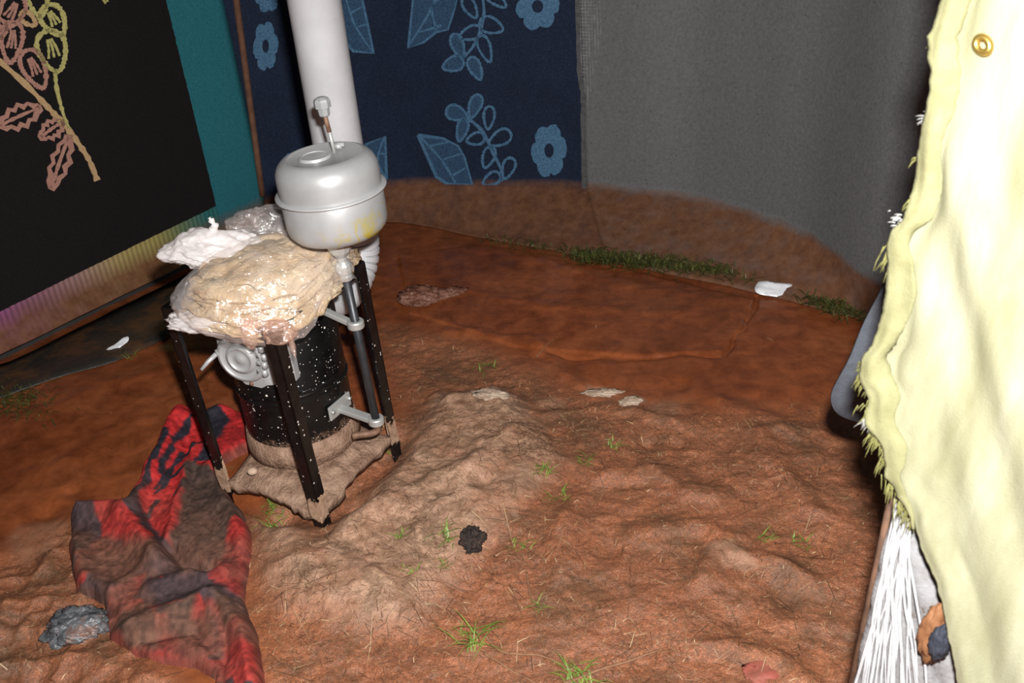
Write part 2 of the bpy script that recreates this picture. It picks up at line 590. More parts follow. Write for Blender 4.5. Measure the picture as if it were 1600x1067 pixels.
t = NT('black rug with coloured border')
pos = t.n('ShaderNodeVectorMath', operation='SUBTRACT'); t.l(t.tc.outputs['Object'], pos.inputs[0]); pos.inputs[1].default_value = A
dt = t.n('ShaderNodeVectorMath', operation='DOT_PRODUCT'); t.l(pos.outputs[0], dt.inputs[0]); dt.inputs[1].default_value = ldir
u = dt.outputs['Value']
z = t.z()
black = t.ramp(t.noise(260, 3), [(.3, (.006, .0045, .005)), (.7, (.014, .011, .012))])
teal = t.ramp(t.noise(180, 3), [(.3, (.014, .115, .145)), (.7, (.03, .18, .21))])
edge = t.math('ADD', z, t.math('MULTIPLY', t.math('SUBTRACT', t.noise(70, 2), .5), .006))
isblack_z = t.math('GREATER_THAN', t.math('ADD', edge, t.math('MULTIPLY', u, .030)), .212)
UB = .235
isblack_u = t.math('GREATER_THAN', t.math('ADD', u, t.math('MULTIPLY', t.math('SUBTRACT', t.noise(70, 2), .5), .006)), UB)
border = t.ramp(t.math('DIVIDE', u, 1.6), [(.18, (.03, .15, .15)), (.26, (.16, .20, .10)), (.33, (.36, .30, .10)), (.43, (.40, .30, .12)), (.52, (.34, .20, .17)), (.62, (.26, .12, .15)), (.74, (.28, .08, .21)), (.90, (.24, .14, .17))])
stripe = t.n('ShaderNodeTexWave'); stripe.inputs['Scale'].default_value = 16; stripe.inputs['Distortion'].default_value = .5
cb = t.n('ShaderNodeCombineXYZ'); t.l(u, cb.inputs[0]); t.l(cb.outputs[0], stripe.inputs['Vector'])
border = t.mix(.5, border, t.ramp(stripe.outputs['Fac'], [(.25, (.45, .45, .45)), (.6, (1.15, 1.15, 1.15))]), 'MULTIPLY')
c = t.mix(isblack_u, teal, t.mix(isblack_z, border, black))
c, mf = mud_on_cloth(t, c, .142, .022, .03)
t.l(c, t.b.inputs['Base Color']); t.set(Roughness=.9); t.b.inputs['Specular IOR Level'].default_value = .2
fabric_bump(t)
rug = hanging('wall_rug', left_base, left_mud, 2.05, t.m, 'black flowered rug with teal side border hanging on the left wall', 'rug', zm=.12, skirt_pow=1.0, floor_gap=.055, wav=.012, seed=40)

# --- navy blanket and grey felt along the back wall
t = NT('navy printed blanket')
c = t.ramp(t.noise(150, 4, .7), [(.3, (.0045, .009, .022)), (.55, (.010, .018, .042)), (.75, (.022, .036, .07))])
c = t.mix(.5, c, t.ramp(t.noise(5, 4), [(.3, (.6, .6, .6)), (.7, (1.3, 1.3, 1.3))]), 'MULTIPLY')
c, mf = mud_on_cloth(t, c, .150, .018, .018)
t.l(c, t.b.inputs['Base Color']); t.set(Roughness=.85); t.b.inputs['Specular IOR Level'].default_value = .25
fabric_bump(t); NAVY = t.m
t = NT('grey felt')
c = t.ramp(t.noise(90, 6, .75), [(.25, (.090, .090, .093)), (.5, (.132, .132, .135)), (.72, (.172, .170, .168))])
vor = t.n('ShaderNodeTexVoronoi'); vor.inputs['Scale'].default_value = 42; t.l(t.tc.outputs['Object'], vor.inputs['Vector'])
spk = t.ramp(vor.outputs['Distance'], [(.06, .45), (.14, 1.0)])
c = t.mix(.8, c, spk, 'MULTIPLY')
c, mf = mud_on_cloth(t, c, .150, .02, .014)
t.l(c, t.b.inputs['Base Color']); t.set(Roughness=.9); t.b.inputs['Specular IOR Level'].default_value = .2
fabric_bump(t, 300, .4); GREY = t.m
# seam between the two at pixel (905, 150)
seam = hit_wall(908, 155, BACK_MUD)
ks = min(range(len(BACK_MUD)), key=lambda i: (BACK_MUD[i][0] - seam.x) ** 2 + (BACK_MUD[i][1] - seam.y) ** 2)
navy = hanging('wall_blanket', BACK_BASE[:ks + 1], BACK_MUD[:ks + 1], 2.05, NAVY, 'navy blue blanket with pale blue flowers hanging on the back wall', 'blanket', seed=50, skirt_pow=1.45)
grey = hanging('felt_sheet', BACK_BASE[ks:], BACK_MUD[ks:], 2.05, GREY, 'plain grey felt sheet hanging right of the navy blanket', 'felt sheet', seed=50, skirt_pow=1.45)


# --- woven motifs, thin raised patches on the cloth
def px_ribbon(V, Fc, line, pts, width, off, smooth=True, closed=False, zig=0.0, taper=False):
    P = catmull(pts, 6, closed) if smooth else [np.array(p, float) for p in pts]
    if closed: P.append(P[0])
    n = len(P); prev = None
    for i, p in enumerate(P):
        a = P[max(i - 1, 0)]; b = P[min(i + 1, n - 1)]
        if closed:
            a = P[(i - 1) % (n - 1)]; b = P[(i + 1) % (n - 1)]
        tg = b - a; tg = tg / (np.linalg.norm(tg) + 1e-9); nn = np.array([-tg[1], tg[0]])
        wd = width * (1 + random.uniform(-zig, zig)) / 2
        if taper: wd *= .45 + .55 * math.sin(math.pi * (i + .5) / n)
        l = hit_wall(*(p + nn * wd), line, off); r_ = hit_wall(*(p - nn * wd), line, off)
        if l is None or r_ is None:
            prev = None; continue
        V.append(l); V.append(r_); k = len(V)
        if prev is not None: Fc.append((prev, prev + 1, k - 1, k - 2))
        prev = k - 2


def px_fill(V, Fc, line, poly, off):
    base = len(V); ids = []
    for p in poly:
        h = hit_wall(p[0], p[1], line, off)
        if h is None: return
        V.append(h); ids.append(len(V) - 1)
    c = sum((V[i] for i in ids), Vector()) / len(ids)
    V.append(c); ci = len(V) - 1
    for i in range(len(ids)): Fc.append((ci, ids[i], ids[(i + 1) % len(ids)]))


def motif(name, V, Fc, mat, parent, label=None):
    if not Fc: return
    o = mesh_obj(name, V, Fc, mat, parent, smooth=False)
    solidify(o, .003)
    if label: o['label'] = label
    return o


def motif_mat(name, c1, c2, s=160):
    t = NT(name)
    t.set(Base_Color=t.ramp(t.noise(s, 4, .7), [(.32, c1), (.62, c2)]), Roughness=.9)
    t.b.inputs['Specular IOR Level'].default_value = .2
    return t.m


BLUE = motif_mat('pale blue print', (.026, .075, .145), (.085, .18, .29))
BLUED = motif_mat('thin blue print', (.008, .018, .042), (.045, .10, .18), 260)
YEL = motif_mat('yellow wool', (.34, .30, .10), (.50, .46, .18))
PINK = motif_mat('pink wool', (.30, .14, .11), (.46, .25, .19))
PEACH = motif_mat('peach wool', (.40, .24, .12), (.52, .36, .19))
OFF = .010


def oval(cx, cy, a, b, ang, n=14):
    ca, sa = math.cos(math.radians(ang)), math.sin(math.radians(ang))
    out = []
    for k in range(n):
        t_ = 2 * math.pi * k / n
        x_ = a * math.cos(t_); y_ = b * math.sin(t_) * (1 - .35 * math.cos(t_))
        out.append((cx + ca * x_ - sa * y_, cy + sa * x_ + ca * y_))
    return out


# solid pale blue flowers
for (cx, cy, rx, ry) in [(415, 72, 20, 40), (858, 235, 28, 43), (840, 10, 34, 38), (418, -6, 20, 26), (456, 262, 14, 26)]:
    V = []; Fc = []
    n = 48; out = []; inn = []
    for k in range(n):
        a = 2 * math.pi * k / n
        rr = .80 + .20 * abs(math.cos(3 * a + .4)) ** .6 * 1.0 + random.uniform(-.03, .03)
        out.append(hit_wall(cx + rx * rr * math.cos(a), cy + ry * rr * math.sin(a), BACK_MUD, OFF))
        inn.append(hit_wall(cx + rx * .26 * math.cos(a), cy + ry * .26 * math.sin(a), BACK_MUD, OFF))
    if any(p is None for p in out): continue
    V = out + inn
    for k in range(n): Fc.append((k, (k + 1) % n, n + (k + 1) % n, n + k))
    motif('flower_motif', V, Fc, BLUE, navy)
# leaf sprays
def leaf_outline(c, a, b, ang, fill=True):
    pl = oval(*c, a, b, ang)
    V = []; Fc = []; px_ribbon(V, Fc, BACK_MUD, pl, 4.0, OFF, closed=True, zig=.4)
    o = motif('leaf_motif', V, Fc, BLUE, navy)
    if fill and o:
        V = []; Fc = []; px_fill(V, Fc, BACK_MUD, pl, OFF - .003); motif('leaf_fill', V, Fc, BLUED, o)
for c, a, b, ang, fi in [((768, 40), 19, 12, 20, False), ((735, 52), 18, 10, 160, False), ((758, 76), 22, 9, 70, False), ((716, 72), 20, 9, 70, True), ((708, 100), 17, 11, 160, True), ((743, 107), 19, 9, 65, True),
                  ((735, 12), 18, 9, 60, False), ((775, -2), 20, 9, 40, False),
                  ((742, 166), 19, 9, 110, True), ((714, 177), 17, 11, 20, True), ((722, 203), 18, 8, 105, True), ((764, 184), 18, 8, 95, False), ((743, 217), 14, 9, 165, False), ((781, 216), 19, 11, 150, False), ((763, 246), 17, 9, 110, False),
                  ((794, 263), 17, 9, 110, False), ((768, 280), 15, 9, 150, False)]:
    leaf_outline(c, a, b, ang, fi)
for st in [[(752, -20), (756, 25), (742, 68), (722, 92)], [(728, 182), (754, 205), (768, 235), (782, 262), (784, 283)]]:
    V = []; Fc = []; px_ribbon(V, Fc, BACK_MUD, st, 4.5, OFF, zig=.3); motif('stem_motif', V, Fc, BLUE, navy)
# big angular leaves
for poly, veins in [
    ([(646, -6), (638, 75), (662, 66), (682, 50), (700, 46), (708, 22), (716, -6)], [[(641, 68), (668, 25), (680, -4)], [(655, 50), (690, 40)], [(682, 48), (675, 10), (690, -4)]]),
    ([(653, 211), (668, 213), (692, 216), (716, 228), (726, 246), (738, 288), (700, 288), (682, 276)], [[(656, 213), (690, 250), (712, 286)], [(690, 250), (720, 240)], [(670, 228), (700, 222)], [(705, 275), (728, 262)]]),
    ([(524, -6), (535, 60), (552, 80), (584, 83), (575, 40), (565, -6)], [[(582, 80), (555, 40), (540, -4)], [(556, 42), (574, 38)], [(548, 20), (566, 10)]]),
    ([(570, 226), (602, 213), (604, 280), (590, 262)], [[(600, 215), (590, 250), (602, 276)], [(592, 240), (603, 240)]]),
]:
    V = []; Fc = []; px_ribbon(V, Fc, BACK_MUD, poly + [poly[0]], 4, OFF, smooth=False, zig=.3)
    o = motif('leaf_motif', V, Fc, BLUE, navy)
    V = []; Fc = []; px_fill(V, Fc, BACK_MUD, poly, OFF - .003); motif('leaf_fill', V, Fc, BLUED, o)
    for v_ in veins:
        V = []; Fc = []; px_ribbon(V, Fc, BACK_MUD, v_, 3.2, OFF, zig=.4); motif('leaf_vein', V, Fc, BLUE, o)

# rug flower
LW = left_mud
def rib(name, pts, wd, mat, closed=False, smooth=True, zig=.35):
    V = []; Fc = []; px_ribbon(V, Fc, LW, pts, wd, .022, smooth=smooth, closed=closed, zig=zig)
    return motif(name, V, Fc, mat, rug)
rib('stem_motif', [(-30, 66), (0, 96), (40, 132), (75, 168), (100, 195), (125, 228), (140, 252), (152, 282)], 8.5, PEACH)
rib('stem_motif', [(86, 108), (88, 135), (95, 165), (103, 190), (114, 212)], 5.5, YEL)
for c, a, b, ang, m_, inner in [((82, 80), 33, 21, 75, YEL, True), ((84, 32), 26, 17, 60, YEL, True), ((60, 4), 22, 14, 80, YEL, False),
                         ((54, 108), 32, 17, 65, PINK, True), ((18, 66), 32, 16, 95, PINK, True), ((16, 20), 30, 18, 120, PINK, True), ((-14, 50), 26, 14, 150, PINK, False), ((44, 30), 14, 8, 40, PEACH, False)]:
    o = rib('petal_motif', oval(*c, a, b, ang), 7, m_, closed=True)
    if inner:
        for k in (-1, 0, 1):
            ca, sa = math.cos(math.radians(ang)), math.sin(math.radians(ang))
            p0 = (c[0] - ca * a * .6 - sa * k * b * .15, c[1] - sa * a * .6 + ca * k * b * .15)
            p1 = (c[0] + ca * a * .3 - sa * k * b * .42, c[1] + sa * a * .3 + ca * k * b * .42)
            rib('petal_vein', [p0, ((p0[0] + p1[0]) / 2 + 1, (p0[1] + p1[1]) / 2), p1], 3.6, m_)
def serrated(p0, p1, wd, mat):
    p0 = np.array(p0, float); p1 = np.array(p1, float); d = p1 - p0; L = np.linalg.norm(d); d /= L; n = np.array([-d[1], d[0]])
    up = []; dn = []
    k = 9
    for i in range(k + 1):
        s = i / k; prof = wd * math.sin(math.pi * min(max(s, .04), .97)) ** .7 * (1.0 if i % 2 == 0 else .62)
        up.append(p0 + d * L * s + n * prof); dn.append(p0 + d * L * s - n * prof)
    rib('leaf_motif', [tuple(q) for q in up + dn[::-1]] + [tuple(up[0])], 7.5, mat, smooth=False)
    rib('leaf_vein', [tuple(p0), tuple((p0 + p1) / 2 + n), tuple(p1)], 5, mat)
serrated((62, 168), (0, 196), 19, PINK)
serrated((98, 190), (64, 214), 15, PINK)
serrated((108, 212), (80, 294), 15, PINK)
rib('leaf_motif', [(160, -6), (164, 2), (168, -6)], 7, YEL)

# --- brown lath at the corner
lp = [hit_wall(372, 2, LEFT), hit_wall(409, 300, LEFT)]
lath = bmesh.new()
for a_, b_, off_ in [((368, -8), (410, 306), 9)]:
    pts = []
    for s in np.linspace(0, 1, 8):
        p = hit_wall(a_[0] + (b_[0] - a_[0]) * s, a_[1] + (b_[1] - a_[1]) * s, [(-.957 + .2 * .59, 3.652 + .2 * .8)] + LEFT, .03)
        pts.append(p)
    top = pts[0] + (pts[0] - pts[-1]) * 1.0; pts = [top] + pts
    add_tube(lath, pts, .013, 6)
tag(bm_obj('trim_1', lath, simple('raw brown lath', (.10, .04, .02), (.17, .075, .04), 30, .8)), 'thin brown wooden lath between rug and navy blanket', None, kind='structure')

# --- strip of net beside the grey felt
V = []; Fc = []
wht = simple('grey net cord', (.10, .10, .105), (.24, .24, .24), 60, .8)
for i in range(8):
    x_ = 905 + i * 4.6
    y1 = 165 - max(0, (i - 2)) * 22
    px_ribbon(V, Fc, BACK_MUD, [(x_ + y_ * .03, y_) for y_ in np.linspace(-30, max(y1, 10), 9)], 1.5, .014, smooth=False, zig=.4)
for y_ in np.arange(-28, 160, 5.2):
    xe = 937 - max(0, y_) * .19
    px_ribbon(V, Fc, BACK_MUD, [(904 + y_ * .03, y_), (xe, y_ + .5)], 1.4, .0145, smooth=False)
net = mesh_obj('net_strip', V, Fc, wht, smooth=False); solidify(net, .001)
tag(net, 'narrow strip of grey net between navy blanket and grey felt', 'net')
# rolled-back edge of the navy blanket along the net
V = []; Fc = []
px_ribbon(V, Fc, BACK_MUD, [(901, -30), (903, 40), (905, 110), (911, 150), (911, 200), (913, 300)], 7, .020, zig=.25)
o = motif('hem', V, Fc, simple('grey hem', (.05, .05, .055), (.10, .10, .10), 60, .9), grey)

# --- dark net tarp skirt under the rug
t = NT('dark wet net tarp')
ck = t.n('ShaderNodeTexBrick'); ck.inputs['Scale'].default_value = 60; ck.inputs['Mortar Size'].default_value = .03
t.l(t.tc.outputs['Object'], ck.inputs['Vector']); ck.inputs['Color1'].default_value = (.012, .012, .012, 1); ck.inputs['Color2'].default_value = (.02, .018, .015, 1); ck.inputs['Mortar'].default_value = (.06, .05, .04, 1)
mudc = t.ramp(t.noise(7, 6, .7), [(.45, 0.0), (.6, 1.0)])
c = t.mix(mudc, ck.outputs[0], (.09, .045, .022))
t.l(c, t.b.inputs['Base Color']); t.set(Roughness=.35); t.bump(t.noise(60, 4), .4, .006)
top_px = [(-60, 588), (0, 572), (100, 545), (180, 500), (250, 455), (300, 428), (340, 400), (400, 372)]
bot_px = [(-60, 650), (0, 625), (95, 592), (180, 568), (250, 535), (300, 505), (350, 470), (410, 400)]
tp = catmull(top_px, 6); bp = catmull(bot_px, 6)
V = []; Fc = []; nn = len(tp); K = 7
for k in range(K):
    for a_, b_ in zip(tp, bp):
        pa = hit_wall(a_[0], a_[1], LW, .01)
        pb = G(b_[0], b_[1], 0.0); s = k / (K - 1)
        pb.z = hz(pb.x, pb.y) + .003
        p = pa * (1 - s) + pb * s
        p.z = max(pa.z * (1 - s), hz(p.x, p.y)) + .005 + .006 * mnoise.noise(Vector((p.x * 12, p.y * 12, 3))) * math.sin(math.pi * s)
        V.append(p)
for k in range(K - 1):
    for i in range(nn - 1): Fc.append((k * nn + i, k * nn + i + 1, (k + 1) * nn + i + 1, (k + 1) * nn + i))
o = mesh_obj('tarp_skirt', V, Fc, t.m); solidify(o, .003)
tag(o, 'dark wet net tarp lying along the foot of the black rug', 'tarp')

# ================================================================= stove stand
MUDM = simple('caked tan mud', (.17, .090, .055), (.40, .255, .175), 30, .7, bump=.9, bscale=120, bd=.008)
def speckle(t, vec_scale, thr, keep):
    v = t.n('ShaderNodeTexVoronoi'); v.inputs['Scale'].default_value = vec_scale; t.l(t.tc.outputs['Object'], v.inputs['Vector'])
    s = t.n('ShaderNodeSeparateColor'); t.l(v.outputs['Color'], s.inputs[0])
    d = t.math('LESS_THAN', v.outputs['Distance'], t.math('MULTIPLY', s.outputs[1], thr))
    return t.math('MULTIPLY', d, t.math('GREATER_THAN', s.outputs[0], keep))
t = NT('black painted angle iron')
bl = t.ramp(t.noise(40, 4), [(.35, (.003, .003, .003)), (.7, (.009, .008, .008))])
sp = speckle(t, 130, .34, .86)
c = t.mix(sp, bl, (.55, .50, .45))
zz = t.z()
nzz = t.math('ADD', zz, t.math('MULTIPLY', t.math('SUBTRACT', t.noise(38, 4, .7), .5), .09))
band = t.math('MULTIPLY', t.math('LESS_THAN', nzz, .132), t.math('GREATER_THAN', nzz, .062))
mudn = t.ramp(t.noise(80, 4), [(.3, (.28, .16, .10)), (.7, (.46, .30, .20))])
c = t.mix(band, c, mudn)
t.l(c, t.b.inputs['Base Color']); t.l(t.math('ADD', t.math('MULTIPLY', band, .5), .28), t.b.inputs['Roughness'])
t.bump(t.noise(150, 3), .15, .002)
IRON = t.m

cR, sR = math.cos, math.sin
Mst = (Matrix.Rotation(.057, 4, 'X') @ Matrix.Rotation(-.016, 4, 'Y') @ Matrix.Rotation(1.051, 4, 'Z'))
SW, SD, SH = .336, .323, .600
top_c = Vector((-.553, 1.966, .566))
base_c = top_c + (Mst @ Vector((0, 0, -SH)))
stand = empty('stove_stand')
stand.matrix_world = Matrix.Translation(base_c) @ Mst
tag(stand, 'black angle-iron stand with muddy legs around the oil heater', 'stand')
FL = .030; TH = .0035
leg_corners = [(-1, 1), (-1, -1), (1, -1), (1, 1)]
for sx, sy in leg_corners:
    bm = bmesh.new()
    x0, y0 = sx * SW / 2, sy * SD / 2
    z0 = -.02
    for fx, fy in ((FL, TH), (TH, FL)):
        cx = x0 - sx * fx / 2; cy = y0 - sy * fy / 2
        add_box(bm, (cx, cy, (SH + z0) / 2), (fx, fy, SH - z0))
    # slight taper towards a chewed foot
    bmesh.ops.subdivide_edges(bm, edges=[e for e in bm.edges if abs(e.verts[0].co.z - e.verts[1].co.z) > .2], cuts=24)
    for v in bm.verts:
        if v.co.z < .12:
            v.co.x += random.uniform(-.002, .002); v.co.y += random.uniform(-.002, .002)
    bm_obj('leg', bm, IRON, stand, smooth=False)
for k in range(4):
    a = leg_corners[k]; b = leg_corners[(k + 1) % 4]
    pa = Vector((a[0] * SW / 2, a[1] * SD / 2, SH)); pb = Vector((b[0] * SW / 2, b[1] * SD / 2, SH))
    d = (pb - pa); inn = Vector((-(pa + pb).x, -(pa + pb).y, 0)).normalized()
    c_ = (pa + pb) / 2
    bm = bmesh.new()
    ax = abs(d.x) > abs(d.y)
    Lx = d.length - .004
    off = inn * FL * .5 * .8
    add_box(bm, (c_.x + off.x, c_.y + off.y, SH + TH / 2), (Lx, FL * .8, TH) if ax else (FL * .8, Lx, TH))
    add_box(bm, (c_.x + inn.x * (TH * 1.6), c_.y + inn.y * (TH * 1.6), SH - FL * .4), (Lx - 2 * TH, TH, FL * .8) if ax else (TH, Lx - 2 * TH, FL * .8))
    bm_obj('top_bar', bm, IRON, stand, smooth=False)
# mud-caked tray
bm = bmesh.new()
n = 46
grid = {}
TZ = .080
for i in range(n + 1):
    for j in range(n + 1):
        x_ = (i / n - .5) * (SW - .026); y_ = (j / n - .5) * (SD - .026)
        r_ = math.hypot(x_ - .02, y_ - .03)
        p = Vector((x_, y_, 0))
        edge_ = min(SW / 2 - .013 - abs(x_), SD / 2 - .013 - abs(y_))
        h_ = TZ + .008 * min(1, max(0, edge_) / .04) * mnoise.fractal(p * 16, .8, 2, 4) + (.004 * mnoise.noise(p * 70) + .003 * mnoise.noise(p * 140)) * min(1, .15 + max(0, edge_) / .03)
        h_ += .022 * max(0, 1 - max(0, r_ - .13) / .06)
        if edge_ < .01:
            h_ -= .002; x_ += .0015 * mnoise.noise(Vector((y_ * 90, x_ * 90, 1))); y_ += .0015 * mnoise.noise(Vector((x_ * 90, y_ * 90, 9)))
        grid[i, j] = bm.verts.new((x_, y_, h_))
for i in range(n):
    for j in range(n):
        bm.faces.new((grid[i, j], grid[i + 1, j], grid[i + 1, j + 1], grid[i, j + 1]))
tray = bm_obj('tray', bm, MUDM, stand); solidify(tray, .032, -1)
tray['label'] = 'base tray caked in tan mud'

# ================================================================= oil heater
DC = G(470, 650, .13); DC = Vector((DC.x, DC.y, 0))
DRr = .138; DZ0, DZ1 = .125, .535
heater = empty('oil_heater', (DC.x, DC.y, .09))
tag(heater, 'black drum oil heater with a silver fuel tank on a side pipe', 'heater')
HO = Vector((DC.x, DC.y, .09))
def hp(name, bm, mat, parent=heater, smooth=True, bevel=0, label=None):
    """meshes are given in world coordinates; move them into the heater's frame"""
    o_base = HO
    for v in bm.verts: v.co -= o_base
    o = bm_obj(name, bm, mat, parent, smooth, bevel)
    if label: o['label'] = label
    return o
def autosmooth(o, ang=40):
    me = o.data
    bm_ = bmesh.new(); bm_.from_mesh(me)
    for e in bm_.edges:
        if len(e.link_faces) == 2 and e.calc_face_angle(0) > math.radians(ang): e.smooth = False
    bm_.to_mesh(me); bm_.free()
    return o

t = NT('black enamel with white specks')
bl = t.ramp(t.noise(30, 4), [(.35, (.0025, .0025, .0025)), (.7, (.007, .0065, .0065))])
sp = t.math('MAXIMUM', speckle(t, 90, .30, .80), speckle(t, 200, .36, .84))
c = t.mix(sp, bl, (.62, .57, .52))
zz = t.z()
an = t.math('ADD', zz, t.math('MULTIPLY', t.math('SUBTRACT', t.noise(17, 5, .7), .5), .13))
scuff = t.math('MULTIPLY', t.math('LESS_THAN', an, .058), t.ramp(t.noise(140, 4, .7), [(.45, 0.0), (.6, 1.0)]))
c = t.mix(scuff, c, (.16, .09, .06))
t.l(c, t.b.inputs['Base Color']); t.l(t.math('ADD', t.math('MULTIPLY', scuff, .4), .30), t.b.inputs['Roughness']); ENAMEL = t.m

def silver(name, base=(.50, .50, .50), rough=.42, metallic=.25, stain=False):
    t = NT(name)
    c = t.ramp(t.noise(12, 6, .6), [(.3, tuple(b * .82 for b in base)), (.7, base)])
    c = t.mix(t.ramp(t.noise(60, 5, .7), [(.68, 0.0), (.78, .6)]), c, (.16, .15, .14))
    if stain:
        z_ = t.z()
        sx = t.n('ShaderNodeSeparateXYZ'); t.l(t.tc.outputs['Object'], sx.inputs[0])
        m1 = t.ramp(t.noise(22, 6, .65, dist=1.2), [(.50, 0.0), (.60, .85)])
        low = t.ramp(z_, [(.0, 1.0), (.62, 0.0)])
        nd = t.n('ShaderNodeMapRange'); nd.inputs['From Min'].default_value = .585; nd.inputs['From Max'].default_value = .69; nd.inputs['To Min'].default_value = 1; nd.inputs['To Max'].default_value = 0
        t.l(z_, nd.inputs[0])
        nx = t.n('ShaderNodeMapRange'); nx.inputs['From Min'].default_value = .17; nx.inputs['From Max'].default_value = .26; t.l(sx.outputs[0], nx.inputs[0])
        f_ = t.math('MULTIPLY', t.math('MULTIPLY', m1, nd.outputs[0], True), nx.outputs[0], True)
        f_ = t.math('MULTIPLY', f_, 1.8, True)
        c = t.mix(f_, c, (.42, .34, .05))
    t.l(c, t.b.inputs['Base Color']); t.set(Roughness=rough, Metallic=metallic)
    t.bump(t.noise(9, 3), .05, .01)
    return t.m
SILV = silver('silver paint', (.44, .44, .44)); SILVT = silver('silver tank paint', (.38, .38, .38), .40, .25, True)
CHROME = silver('dull zinc casting', (.50, .50, .48), .42, .45)
STEEL = simple('dark steel pipe', (.035, .037, .042), (.06, .062, .068), 30, .42, .5, .1)
RUST = simple('rusty brown metal', (.12, .06, .035), (.26, .15, .10), 50, .6, .2)

# drum
R_ = DRr
prof = [(0, DZ0), (R_ - .006, DZ0), (R_, DZ0 + .006)]
def band_at(z_, w_=.005, h_=.005): return [(R_, z_ - w_), (R_ + h_, z_ - w_ * .5), (R_ + h_, z_ + w_ * .5), (R_, z_ + w_)]
prof += band_at(.255, .006, .004) + [(R_, .268), (R_ + .002, .272), (R_, .276)] + [(R_, DZ1 - .01), (R_ - .008, DZ1), (0, DZ1)]
bm = bmesh.new(); add_lathe(bm, prof, Matrix.Translation(DC), 96)
drum = autosmooth(hp('drum', bm, ENAMEL))
# raised wire clip on the drum side
bm = bmesh.new()
cdir = math.atan2(-DC.y, -DC.x + 0)
pts = []
for k in range(8):
    a = cdir + math.radians(2 + k * 6.5)
    pts.append(Vector((DC.x + (R_ + .003) * math.cos(a), DC.y + (R_ + .003) * math.sin(a), .285 + .0005 * k)))
add_tube(bm, pts, .003, 8); hp('wire_clip', bm, ENAMEL, drum)
# base ring of tan mud-coated metal
bm = bmesh.new(); add_lathe(bm, [(R_ - .02, .07), (R_ + .010, .07), (R_ + .008, .095), (R_ + .004, DZ0 + .004), (R_ - .004, DZ0 + .006)], Matrix.Translation(DC), 72)
hp('base_ring', bm, MUDM, label='base ring coated in tan mud')

# door: flat silver plate tangent to the drum with a round lid
view_a = math.atan2(-DC.y, -DC.x)
da = view_a - math.radians(34)
dn = Vector((math.cos(da), math.sin(da), 0)); dtg = Vector((-dn.y, dn.x, 0)); up = Vector((0, 0, 1))
Md = Matrix((( dtg.x, up.x, dn.x, DC.x + dn.x * (R_ + .004)), (dtg.y, up.y, dn.y, DC.y + dn.y * (R_ + .004)), (dtg.z, up.z, dn.z, .410), (0, 0, 0, 1)))
# plate outline in (tangent, up); +tangent runs to the right in view
outl = [(-.080, -.025), (-.030, -.088), (.012, -.094), (.030, -.084), (.092, -.082), (.092, .09), (-.080, .09)]
bm = bmesh.new()
def bent(q, dz):
    # the sheet wraps back onto the drum at its right edge
    x_ = q[0]; back = -.030 * max(0, (x_ - .03) / .062) ** 1.5
    return Md @ Vector((x_, q[1], dz + back))
ol = []
for a_, b_ in zip(outl, outl[1:] + outl[:1]):
    for k in range(6): ol.append((a_[0] + (b_[0] - a_[0]) * k / 6, a_[1] + (b_[1] - a_[1]) * k / 6))
fr = [bm.verts.new(bent(q, .010)) for q in ol]; bk = [bm.verts.new(bent(q, -.012)) for q in ol]
for k in range(len(ol)):
    k2 = (k + 1) % len(ol); bm.faces.new((fr[k], fr[k2], bk[k2], bk[k]))
cv = bm.verts.new(bent((.0, 0), .010))
for k in range(len(ol)): bm.faces.new((cv, fr[k], fr[(k + 1) % len(ol)]))
plate = hp('door_plate', bm, SILV, smooth=False, label='silver painted metal door plate')
Ml = Md @ Matrix.Translation((-.020, -.012, .010))
bm = bmesh.new()
add_lathe(bm, [(.064, 0), (.064, .006), (.060, .011), (.054, .012), (.050, .007), (.040, .007), (.037, .013), (.030, .015), (.027, .010), (.014, .010), (.010, .014), (0, .015)], Ml, 40)
lid = autosmooth(hp('door_lid', bm, SILV, label='round ribbed lid'), 60)
# hinge knuckles and lugs right of the lid
bm = bmesh.new()
for k, dz_ in enumerate((.045, .024, .002, -.020, -.042)):
    x_ = .046 - .004 * abs(k - 2)
    add_tube(bm, [Md @ Vector((x_, dz_ - .008, .020)), Md @ Vector((x_, dz_ + .008, .020))], .0075, 10)
    add_box(bm, (x_ - .012, dz_, .014), (.022, .012, .010), Md)
hp('hinge', bm, SILV)
bm = bmesh.new()
add_tube(bm, [Md @ Vector((-.070, .0, .004)), Md @ Vector((-.084, -.004, .018))], [.011, .010], 12)
add_tube(bm, [Md @ Vector((-.084, -.004, .018)), Md @ Vector((-.100, -.018, .034)), Md @ Vector((-.112, -.032, .050))], [.006, .0055, .004], 10)
hp('door_handle', bm, SILV)
for q in [(-.012, -.084), (.07, -.07)]:
    bm = bmesh.new()
    add_lathe(bm, [(.0055, .0), (.0055, .006), (0, .0075)], Md @ Matrix.Translation((q[0], q[1], .008)), 8)
    hp('bolt', bm, RUST)

